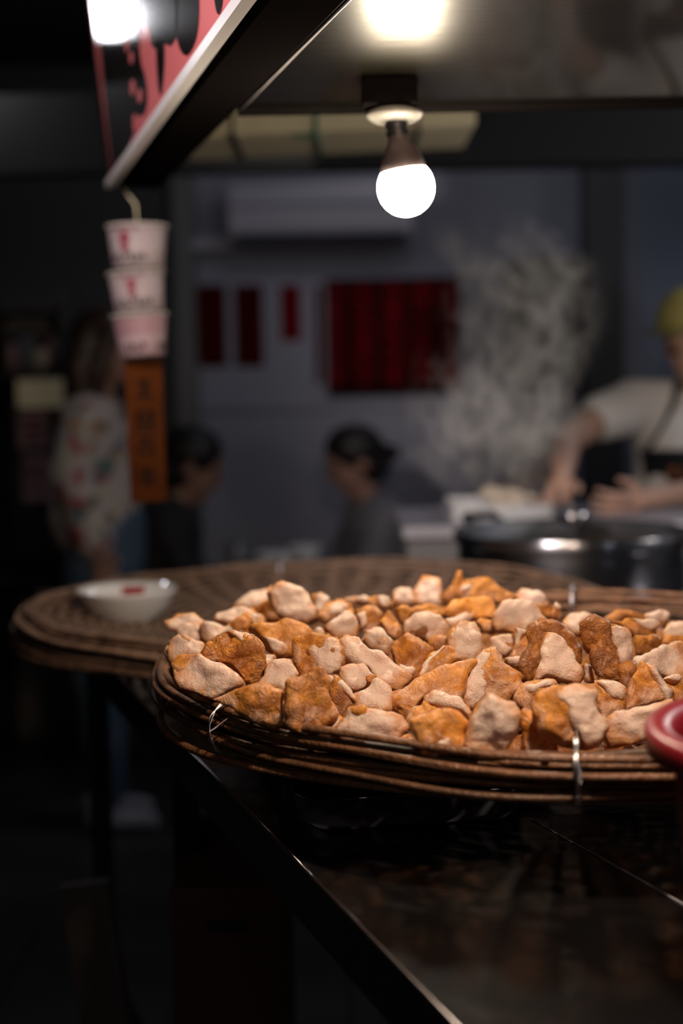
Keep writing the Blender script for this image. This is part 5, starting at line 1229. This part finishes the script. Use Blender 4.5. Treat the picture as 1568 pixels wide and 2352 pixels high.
for k, (px, Y, r, lab) in enumerate(((630, 5.0, .075, 'white bowl on the dining table, left one of the two'), (700, 5.2, .065, 'white bowl on the dining table in front of the grey-shirted guest'))):
    p_ = at(px, 1250, Y)
    b_ = thing('soup_bowl', lab, 'bowl', (p_.x, Y, .745), 'soup bowls on the dining table')
    obj('bowl_body', lathe(B(), [(0, .003), (r * .5, 0), (r * .55, .004), (r, .06), (r * .97, .06), (r * .5, .008), (0, .007)], (0, 0, 0), 32), M['porcelain'], b_)
    obj('soup', lathe(B(), [(0, .045), (r * .86, .045), (r * .8, .04)], (0, 0, 0), 24), M['cream_food'], b_)

# ---------------------------------------------------------------- prep stand behind the pot
pz = at(1130, 1204, 3.25).z
s0 = at(935, 1200, 3.2); 
prep = thing('prep_stand', 'grey steel prep stand between the dining area and the cook', 'stand', (1.0, 3.5, 0))
sx0, sx1 = s0.x, 1.35
obj('stand_body', boxed(((sx0 + sx1) / 2, 3.48, (pz - .03) / 2), (sx1 - sx0, .48, pz - .03), bevel=.004), M['grey_cabinet'], prep, world=True, smooth=False)
obj('stand_top', boxed(((sx0 + sx1) / 2, 3.48, pz - .015), (sx1 - sx0 + .02, .52, .028), bevel=.004), M['tray'], prep, world=True, smooth=False)
wt0 = at(1040, 1190, 3.35); wt1 = at(1262, 1190, 3.35)
wt = thing('white_tub', 'shallow white tray of pale ingredients behind the pot', 'tray', ((wt0.x + wt1.x) / 2, 3.45, pz))
wX = (wt1.x - wt0.x); zz = .038
bm = B()
xm = (wt0.x + wt1.x) / 2
for (c, s) in (((xm, 3.45, pz + .004), (wX, .26, .006)), ((xm, 3.32, pz + zz / 2), (wX, .006, zz)), ((xm, 3.58, pz + zz / 2), (wX, .006, zz)), ((xm - wX / 2, 3.45, pz + zz / 2), (.006, .26, zz)), ((xm + wX / 2, 3.45, pz + zz / 2), (.006, .26, zz))):
    box(bm, c, s)
obj('tray_shell', remesh(bm, .003, 1), M['white_plastic'], wt, world=True)
rnd = random.Random(4)
for k in range(7):
    c = V(xm - wX * .1 + rnd.uniform(0, wX * .5), 3.45 + rnd.uniform(-.09, .09), pz + .033 + (k % 3) * .010)
    bm = B(); ball(bm, c, (rnd.uniform(.022, .032), rnd.uniform(.02, .03), rnd.uniform(.016, .022)))
    me = remesh(bm, .005, 2); roughen(me, k + 700, .006, 40, .002, 110)
    t = tag(obj('dough_ball', me, M['cream_food']), 'pale lump of ingredient piled in the shallow white tray', 'food', 'pale lumps in the white tray')

# ---------------------------------------------------------------- under the counter
cb = at(520, 2200, 1.75)
box1 = thing('brown_box', 'brown carton in the shadow under the counter', 'box', (cb.x, 1.85, 0))
hh = at(520, 2045, 1.70).z
obj('carton_body', boxed((at(520, 2100, 1.70).x, 1.86, hh / 2), (.14, .30, hh), bevel=.003), M['crate'], box1, world=True, smooth=False)
obj('hand_slot', boxed((at(520, 2100, 1.70).x, 1.709, hh - .05), (.05, .002, .014)), M['black'], box1, world=True, smooth=False)
p0_ = at(245, 2080, 2.0)
sh_ = thing('pale_board', 'pale panel leaning in the dark beneath the counter', 'panel', (p0_.x, 2.05, 0))
obj('panel_sheet', boxed((p0_.x, 2.05, p0_.z / 2 + .01), (.075, .02, p0_.z + .02), Matrix.Rotation(math.radians(-7), 3, 'Y'), bevel=.002), M['pale_sheet'], sh_, world=True, smooth=False)
obj('panel_edge', boxed((p0_.x + .03, 2.036, p0_.z / 2 + .01), (.004, .004, p0_.z), Matrix.Rotation(math.radians(-7), 3, 'Y')), M['grey_cabinet'], sh_, world=True, smooth=False)

# ================================================================ STEAM
def steam():
    m = bpy.data.materials.new('steam'); m.use_nodes = True; nt = m.node_tree; nt.nodes.clear(); N = nt.nodes.new; L = nt.links.new
    out = N('ShaderNodeOutputMaterial'); vol = N('ShaderNodeVolumeScatter'); L(vol.outputs[0], out.inputs['Volume'])
    vol.inputs['Color'].default_value = (1, 0.97, 0.93, 1); vol.inputs['Anisotropy'].default_value = 0.0
    tc = N('ShaderNodeTexCoord'); sx = N('ShaderNodeSeparateXYZ'); L(tc.outputs['Generated'], sx.inputs[0])
    def nz(scale, detail, dist, stretch):
        mp = N('ShaderNodeMapping'); mp.inputs['Scale'].default_value = stretch; mp.inputs['Rotation'].default_value = (0, math.radians(35), 0); L(tc.outputs['Object'], mp.inputs[0])
        n = N('ShaderNodeTexNoise'); n.inputs['Scale'].default_value = scale; n.inputs['Detail'].default_value = detail; n.inputs['Roughness'].default_value = 0.62; n.inputs['Distortion'].default_value = dist
        L(mp.outputs[0], n.inputs['Vector']); return n.outputs['Fac']
    def mth(op, a, b=None, c=None, clamp=False):
        n = N('ShaderNodeMath'); n.operation = op; n.use_clamp = clamp
        for i, x in enumerate((a, b, c)):
            if x is None: continue
            if isinstance(x, (int, float)): n.inputs[i].default_value = x
            else: L(x, n.inputs[i])
        return n.outputs[0]
    big = mth('MULTIPLY_ADD', nz(3.2, 3, 0.6, (1, 1, .8)), 7.0, -3.1, True)
    fine = mth('MULTIPLY_ADD', nz(16, 5, 1.6, (1, 1, .7)), 9.0, -4.4, True)
    # fade towards the sides of the plume (generated 0..1)
    def edge(o):
        a = mth('ABSOLUTE', mth('SUBTRACT', o, 0.5)); return mth('SMOOTH_MIN', mth('MULTIPLY', mth('SUBTRACT', 0.5, a), 4.0, None, True), 1.0, 0.1)
    e = mth('MULTIPLY', edge(sx.outputs[0]), edge(sx.outputs[1])); e = mth('MULTIPLY', e, edge(sx.outputs[2]))
    d = mth('MULTIPLY', mth('MULTIPLY', big, fine), e)
    L(mth('MULTIPLY', d, STEAM_D), vol.inputs['Density'])
    return m
STEAM_D = 10.0
bm = B(); rings = []
path = [((1220, 1170), 150, 2.75), ((1140, 1040), 210, 2.72), ((1120, 900), 205, 2.7), ((1185, 770), 225, 2.7), ((1225, 650), 205, 2.7), ((1140, 540), 150, 2.65), ((1040, 450), 80, 2.6)]
for (p_, r, Y) in path:
    c = at(p_[0], p_[1], Y); rr = r / F * Y
    rings.append([bm.verts.new(c + V(rr * math.cos(2 * PI * k / 20), min(rr, .16) * math.sin(2 * PI * k / 20), 0)) for k in range(20)])
for a, b in zip(rings, rings[1:]):
    for k in range(20): bm.faces.new((a[k], a[(k + 1) % 20], b[(k + 1) % 20], b[k]))
bm.faces.new(rings[0][::-1]); bm.faces.new(rings[-1])
bmesh.ops.recalc_face_normals(bm, faces=bm.faces[:])
tag(obj('steam', bm, steam()), 'wispy pale steam rising from the wide pot', 'steam', kind='stuff')
